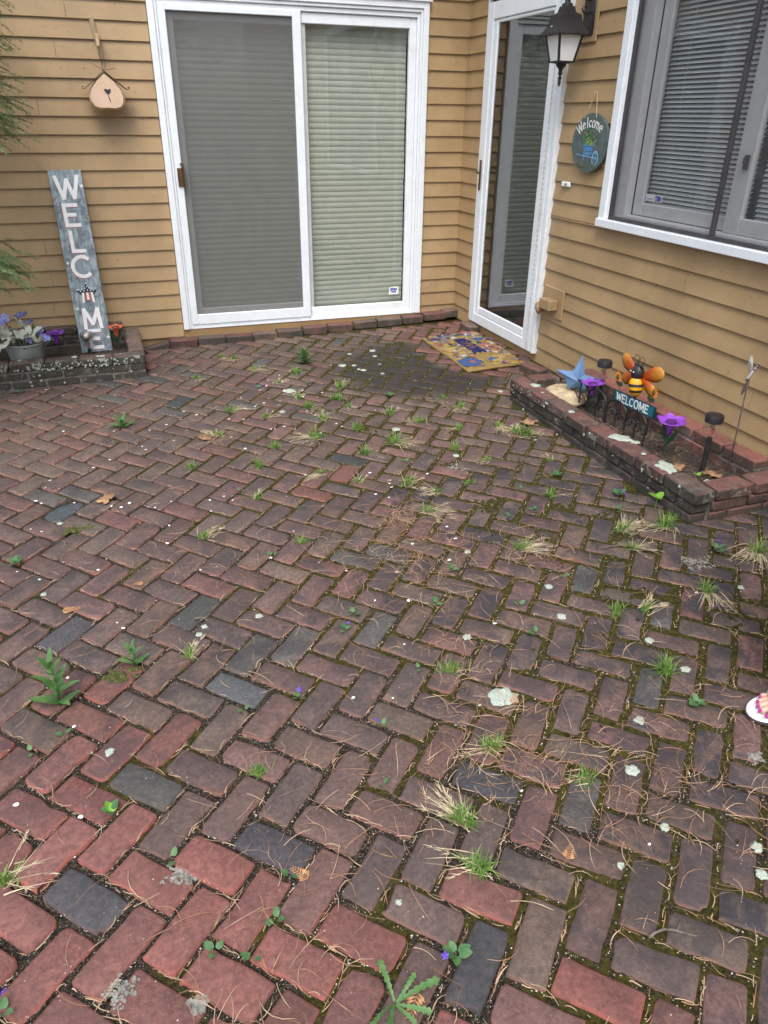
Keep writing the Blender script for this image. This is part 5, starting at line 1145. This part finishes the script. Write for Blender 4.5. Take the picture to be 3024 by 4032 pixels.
for x, y, r0, lab in ((-2.893, -3.809, .05, 'dark moss cushion beside the short upright weed'), (-3.062, -2.771, .07, 'yellow-green moss cushion beside the oval slate brick')):
    m = MB(); random.seed(int(r0*1000))
    for q in range(34):
        a0 = rnd(0, 6.283); d0 = r0*rnd(0, 1)**.8*1.1; cx, cy, rr_ = d0*math.cos(a0)*1.35, d0*math.sin(a0)*.75, rnd(.004, .015)*(1.25-d0/r0*.6); hh = rr_*rnd(.35, .7); v0 = []
        for j in range(4):
            for i in range(9):
                an = 6.283*i/9; k = rr_*(1-j/3.4)*(1+.35*noise.noise((math.cos(an)*2+q, math.sin(an)*2, j))); v0.append((cx+k*math.cos(an), cy+k*math.sin(an), hh*math.sin(j/3*1.57)-.004+rnd(-.0006, .0006)))
        m.add(v0, [(j*9+i, j*9+(i+1) % 9, (j+1)*9+(i+1) % 9, (j+1)*9+i) for j in range(3) for i in range(9)]+[tuple(range(27, 36))])
    o = m.build('moss_cushion', 'moss', None, True); o.location = gpt(x, y, .004); tag(o, lab, 'moss')
# leaves, twigs, fronds
def oak(x, y, s, lab, rz, z=None):
    m = MB(); out_ = []; n = 26
    for i in range(n): a = 6.283*i/n; k = .045*s*(.62+.38*abs(math.cos(a*3.5)))*(1.25 if abs(math.cos(a)) > .7 else .75); out_.append((k*math.cos(a), k*math.sin(a)))
    vs = [(0, 0, .004)]+[(a, b, .004+.014*s*noise.noise((a*30, b*30, x))+.007*s) for a, b in out_]
    m.add(vs, [(0, 1+i, 1+(i+1) % n) for i in range(n)]); o = m.build('oak_leaf', 'oak', None, True); o.location = gpt(x, y) if z is None else (x, y, z); o.rotation_euler = (0, 0, rz); tag(o, lab, 'dry leaf', 'dry oak leaves')
    sm_ = o.modifiers.new('t', 'SOLIDIFY'); sm_.thickness = .0006
oak(-2.91, -2.531, 1.0, 'curled tan oak leaf alone on the left of the patio', 1.); oak(-.604, -2.379, 1.2, 'dry oak leaf against the foot of the bee planter', .3); oak(-2.392, -1.957, .8, 'small dry oak leaf under a straw tuft in the far paving', 2.)
oak(-.33, -3.30, .8, 'dry oak leaf on the soil beside the lone solar light', .6, .034); oak(-.24, -3.42, .9, 'dry oak leaf on the soil behind the lone solar light', 2.2, .036)
def frond(x, y, s, lab, rz):
    m = MB()
    for i in range(7):
        t = i/6
        for q in (-1, 1):
            c = Vector((.05*s*t, 0, .004)); d = Vector((.014*s*(1.1-t*.6), q*.02*s*(1-.6*t), 0)); nn = Vector((-d.y, d.x, 0))*.16; m.add([c, c+d*.6+nn, c+d, c+d*.6-nn], [(0, 1, 2, 3)])
    m.tube([(0, 0, .003), (.055*s, 0, .004)], .0008, 4); o = m.build('cedar_frond', 'cedar'); o.location = gpt(x, y, .001); o.rotation_euler = (0, 0, rz); tag(o, lab, 'dry frond', 'dry cedar fronds')
for (x, y, s), lab, rz in zip([(-3.085,-3.389,1.1),(-1.773,-4.363,.8),(-2.51,-4.715,.9),(-1.905,-4.878,.8),(-2.797,-3.305,.7),(-2.36,-5.04,1.)], ['orange cedar frond among the grey bricks at the left edge', 'cedar frond beside the largest lichen spot', 'cedar frond on the dark cracked brick', 'pale cedar frond on a plum brick at lower right', 'small cedar frond in the mossy left joints', 'orange cedar frond lying on the dandelion'], (0, 1, 2.2, .8, 3, 4)): frond(x, y, s, lab, rz)
for (x, y, l, a), lab in zip([(-1.697,-3.123,.10,.6),(-1.842,-5.105,.12,-.2),(-1.005,-3.691,.22,-.3),(-1.776,-4.25,.05,.8),(-1.755,-4.172,.14,.9),(-2.64,-3.602,.07,-.5)], ['curved grey twig by the pine needle heap', 'knobbly grey twig at the lower right', 'longest pale stick beside the planter weeds', 'short black twig touching the largest lichen spot', 'bent thin twig in a joint beyond the largest lichen spot', 'small twig on the left brick joints']):
    m = MB(); d = Vector((math.cos(a), math.sin(a), 0)); n_ = Vector((-d.y, d.x, 0)); m.tube([d*l*t+n_*l*.08*math.sin(t*5)+Vector((0, 0, .005+.006*math.sin(t*4))) for t in np.linspace(0, 1, 7)], [.0035, .003, .0036, .0028, .003, .0024, .0016], 6)
    m.tube([d*l*.55+n_*l*.03+Vector((0, 0, .006)), d*l*.7+n_*l*.16+Vector((0, 0, .01))], [.0022, .0012], 5); o = m.build('twig', 'twig', None, True); o.location = gpt(x, y, .0); tag(o, lab, 'twig', 'fallen twigs')
# planter litter
m = MB(); random.seed(77)
for i in range(420):
    x, y = rnd(-.42, -.13), rnd(-3.53, -2.1); a = rnd(0, 6.28); l = rnd(.02, .07); d = Vector((math.cos(a), math.sin(a), rnd(-.1, .3)))*l; s = Vector((-d.y, d.x, 0)).normalized()*rnd(.0005, .0012); o = Vector((x, y, .034+rnd(0, .01)))
    m.add([o-s, o+s, o+d*.5+s+Vector((0, 0, .003)), o+d*.5-s+Vector((0, 0, .003)), o+d], [(0, 1, 2, 3), (3, 2, 4)], random.choice((0, 0, 1, 2)))
for i in range(160):
    x, y = rnd(-3.5, -2.72), rnd(-.62, -.15); a = rnd(0, 6.28); l = rnd(.02, .06); d = Vector((math.cos(a), math.sin(a), rnd(0, .3)))*l; s = Vector((-d.y, d.x, 0)).normalized()*.001; o = Vector((x, y, .008)); m.add([o-s, o+s, o+d], [(0, 1, 2)], random.choice((0, 1, 2)))
tag(m.build('planter_litter', ['needle', 'needle_pale', 'twig']), 'dry needles and stalks lying on the planter soil', 'plant litter', kind='stuff')

# ------------------------------------------------------------------ person at the edge (only the sandalled toes are in view)
FZ = gz(-1.1, -4.68)
pe = thing('person', 'person in white foam sandals and rolled jeans, only pink-polished toes in view', 'person', (-.98, -4.757, FZ))
PO = Vector((-.95, -4.82, FZ))
sk = [] ; ed2 = []
def J(x, y, z, r, par): sk.append((Vector((x, y, z)), r)); 
def chain(par, pts):
    for p_, r0 in pts:
        sk.append((Vector(p_), r0))
        if par is not None: ed2.append((par, len(sk)-1))
        par = len(sk)-1
    return par
pel = chain(None, [((0.02, 0, .86), .125)])
ch_ = chain(pel, [((.02, 0, 1.0), .115), ((.03, 0, 1.14), .12), ((.03, 0, 1.27), .115)])
nk = chain(ch_, [((.02, 0, 1.38), .05), ((.0, 0, 1.45), .052)])
hd_ = chain(nk, [((-.01, 0, 1.51), .078), ((-.01, 0, 1.58), .085), ((.0, 0, 1.63), .06)])
foot_tips = []
for s, hipy in ((1, .075), (-1, -.085)):   # +y is the person's right
    an = chain(pel, [((.02, hipy, .78), .085), ((.0, hipy*1.1, .48), .056), ((.02, hipy*1.2, .36), .056), ((.045, hipy*1.25, .12), .036)])
    an = chain(an, [((.05, hipy*1.3, .065), .036)])
    by = hipy*1.35
    ml = chain(an, [((-.02, by, .052), .032), ((-.08, by, .038), .026)])
    for k, (dx, dy, r0) in enumerate(((-.062, -s*.036, .0135), (-.066, -s*.010, .0100), (-.056, s*.008, .0095), (-.042, s*.024, .009), (-.018, s*.040, .0088))):
        base = (-.095+k*.004, by+dy*.92, .036); tip = (-.118+dx+.04, by+dy, .0335 if k else .036)
        chain(ml, [(base, r0*1.15), (((base[0]+tip[0])/2, (base[1]+tip[1])/2, .038), r0), (tip, r0*.92)])
        foot_tips.append((tip, r0, s))
    sh = chain(ch_, [((.03, s*.12, 1.31), .05), ((.05, s*.19, 1.27), .045), ((.07, s*.23, 1.05), .036), ((.0, s*.235, .85), .024), ((-.03, s*.235, .79), .022)])
    hnd = (-.035, s*.235, .745); pm_ = chain(sh, [(hnd, .024)])
    for k in range(4): chain(pm_, [((-.055+.018*k, s*.237, .70), .0085), ((-.058+.018*k, s*.232, .665-(.006 if k in (0, 3) else 0)), .007), ((-.056+.017*k, s*.222, .64-(.01 if k in (0, 3) else 0)), .006)])
    chain(sh, [((-.062, s*.225, .745), .0095), ((-.072, s*.215, .715), .008)])
me = bpy.data.meshes.new('body'); me.from_pydata([v for v, _ in sk], ed2, []); me.materials.append(MAT['skin'])
bo = bpy.data.objects.new('body', me); COL.objects.link(bo); bo.parent = pe
md = bo.modifiers.new('skin', 'SKIN'); md.use_smooth_shade = True
for i, (v, r0) in enumerate(sk): me.skin_vertices[0].data[i].radius = (r0, r0)
me.skin_vertices[0].data[0].use_root = True
sb = bo.modifiers.new('sub', 'SUBSURF'); sb.levels = 2; sb.render_levels = 2
for (t, r0, s) in foot_tips:
    m = MB(); k = r0/.0125; n_ = 10
    vs = [(t[0]-.004*k, t[1], t[2]+r0*.86)]+[(t[0]-.003*k+.0075*k*math.cos(6.283*i/n_), t[1]+.0062*k*math.sin(6.283*i/n_), t[2]+r0*(.80-.38*max(0, -math.cos(6.283*i/n_))-.22*abs(math.sin(6.283*i/n_)))) for i in range(n_)]
    vs += [(x, y, z-.004) for x, y, z in vs[1:]]
    m.add(vs, [(0, 1+i, 1+(i+1) % n_) for i in range(n_)]+[(1+i, 1+(i+1) % n_, 1+n_+(i+1) % n_, 1+n_+i) for i in range(n_)]); m.build('toenail', 'nail', pe, True)
for s, by in ((1, .101), (-1, -.115)):
    outl = []
    for i in range(36):
        a = 6.283*i/36; cx_ = -.028; x = cx_+.142*math.copysign(abs(math.cos(a))**.8, math.cos(a)); w_ = .056+.007*(-math.cos(a)) ; outl.append((x, by+w_*math.sin(a)*(1-.12*(math.cos(a) > 0)*abs(math.cos(a)))))
    m = MB(); n_ = 36
    lv = [(.955, .0, 1), (1., .006, 1), (1., .016, 0), (.985, .0215, 0), (.93, .023, 0), (.90, .0205, 0)]
    vs = [(-.028+(x+.028)*k, by+(y-by)*k, z) for k, z, _ in lv for x, y in outl]
    for j in range(5): m.add(vs[j*n_:(j+2)*n_], [(i, (i+1) % n_, n_+(i+1) % n_, n_+i) for i in range(n_)], lv[j][2])
    m.add(vs[:n_], [tuple(range(n_-1, -1, -1))], 1); m.add(vs[5*n_:], [tuple(range(n_))], 0); autosmooth(m.build('sandal', ['sandal', 'sandal_sole'], pe), 40)
    m = MB(); m.tube([(-.06, by-.056, .02), (-.055, by-.04, .058), (-.05, by, .078), (-.045, by+.04, .058), (-.04, by+.056, .02)], .010, 8); m.build('sandal_strap', 'sandal', pe, True)
m = MB()
for s, hipy in ((1, .075), (-1, -.085)): m.tube([(.02, hipy*.95, .84), (.02, hipy, .78), (.0, hipy*1.1, .48), (.02, hipy*1.2, .30), (.03, hipy*1.22, .24)], [.118, .112, .080, .078, .076], 18, cap=False)
m.lathe([(.15, .80), (.15, .9), (.14, .96)], 20, (.02, 0, 0), closed=False); m.build('jeans', 'cloth', pe, True)
m = MB(); m.lathe([(.155, .87), (.145, 1.0), (.145, 1.14), (.15, 1.26), (.11, 1.36), (.065, 1.395)], 22, (.025, 0, 0), closed=False)
for s in (1, -1): m.tube([(.03, s*.09, 1.32), (.05, s*.19, 1.28), (.065, s*.225, 1.12)], [.075, .066, .058], 14, cap=False)
m.build('shirt', 'shirt', pe, True)
m = MB(); bm = bmesh.new(); bmesh.ops.create_uvsphere(bm, u_segments=20, v_segments=14, radius=1)
bm.verts.index_update(); m.add([(.015+v.co.x*.105, v.co.y*.1, 1.60+v.co.z*.11-(.07 if v.co.x > .3 else 0)+(.05 if v.co.x < -.4 and v.co.z < .3 else 0)) for v in bm.verts], [[v.index for v in f.verts] for f in bm.faces]); bm.free(); m.build('hair', 'hair', pe, True)
m = MB(); m.lathe([(.012, -.01), (.014, 0), (.004, .03)], 8, (-.098, 0, 1.535)); m.build('nose', 'skin', pe, True)
m = MB()
for s in (1, -1): m.lathe([(.0, -.009), (.01, 0), (.0, .009)], 10, (-.083, s*.03, 1.565))
m.build('eyes', 'letter', pe, True)

# ------------------------------------------------------------------ conifer at the left edge, yard trees behind the camera (seen in the panes)
cf = thing('conifer_tree', 'feathery green conifer reaching in at the upper edge beside the plank sign', 'tree', (-3.95, -.95, -.15)); CO = Vector((-3.95, -.95, -.15))
m = MB(); m.tube([(0, 0, 0), (.02, .02, 1.2), (-.02, 0, 2.6), (0, 0, 3.6)], [.06, .05, .035, .012], 10); m.build('trunk', 'bark', cf, True)
m = MB(); lm = MB(); rg = random.Random(2)
def spray(o, d, l):
    # a drooping flat spray: axis with alternating side twigs clad in small scale leaves
    d = d.normalized(); s = d.cross(Vector((0, 0, 1))).normalized(); upv = s.cross(d)
    for i in range(9):
        t = (i+.5)/9; c = o+d*l*t+Vector((0, 0, -.25*l*t*t))
        for q in (-1, 1):
            ll = l*.42*(1-t*.75)*rg.uniform(.7, 1.2); dd = (d*.75+s*q*.8+Vector((0, 0, -.25))).normalized()
            for k in range(4):
                e = c+dd*ll*(k+.2)/4; dir2 = (dd+s*rg.uniform(-.7, .7)+upv*rg.uniform(-.5, .5)).normalized(); w = dir2.cross(upv).normalized()*.0042; L2 = rg.uniform(.014, .026)
                m.add([e-w*.5, e+dir2*L2*.5-w, e+dir2*L2, e+dir2*L2*.5+w], [(0, 1, 2, 3)])
for i in range(900):
    z = rg.uniform(.5, 3.6); rmax = .93*min(1, (3.9-z)/1.5)
    if z < 1.40: rmax = .55+.18*(z > .72 and z < .86)
    elif z < 1.6: rmax *= 1.0
    else: rmax *= .95
    a = rg.uniform(-1.9, 1.9) if i < 700 else rg.uniform(0, 6.283)
    r0 = (rmax-.15)*rg.uniform(.45, 1.)**.5; d = Vector((math.cos(a), math.sin(a), rg.uniform(-.35, .15))); o = Vector((math.cos(a)*r0, math.sin(a)*r0, z+.15)); spray(o, d, rg.uniform(.13, .2))
    if i % 6 == 0: lm.tube([(0, 0, z+.12), tuple(o*.5+Vector((0, 0, (z+.17)*.5))), tuple(o)], [.012, .008, .003], 5)
for i in range(260):
    z = rg.uniform(1.42, 2.5) if i < 215 else rg.uniform(.68, .84); a = rg.uniform(-.5, .5); r0 = rg.uniform(.62, .81)-(.12 if z < .9 else 0)-.05*abs(a)
    spray(Vector((math.cos(a)*r0, math.sin(a)*r0, z+.15)), Vector((math.cos(a), math.sin(a), rg.uniform(-.6, .05))), rg.uniform(.12, .19))
m.build('crown', 'conifer', cf); lm.build('limb', 'bark', cf)
def yardtree(loc, h, r0, lab, seed):
    t = thing('yard_tree', lab, 'tree', loc, 0, 'trees in the yard'); rg = random.Random(seed)
    m = MB(); m.tube([(0, 0, 0), (.1, .05, h*.3), (0, .1, h*.6), (.1, 0, h*.9)], [.22, .17, .12, .04], 9); m.build('trunk', 'bark', t, True)
    m = MB(); cl = [(rg.gauss(0, r0*.45), rg.gauss(0, r0*.45), h*.62+rg.gauss(0, h*.16)) for _ in range(34)]
    for c in cl:
        for k in range(130):
            p_ = Vector(c)+Vector((rg.gauss(0, .42), rg.gauss(0, .42), rg.gauss(0, .34))); a = Vector((rg.gauss(0, 1), rg.gauss(0, 1), rg.gauss(0, 1))).normalized(); b = a.orthogonal().normalized(); l = rg.uniform(.09, .17); w = a.cross(b)*l*.5
            m.add([p_, p_+b*l*.5+w, p_+b*l, p_+b*l*.5-w], [(0, 1, 2, 3)])
    m.build('crown', 'treeleaf', t)
yardtree((-1.2, -17, -.25), 7.5, 2.6, 'broad leafy tree in the yard mirrored in the patio door glass', 1)
yardtree((-6.5, -15, -.25), 6.5, 2.2, 'leafy tree in the yard behind the patio, left of the viewer', 2)
yardtree((-9.5, -5, -.25), 6.0, 2.0, 'leafy tree beyond the open side of the patio', 3)
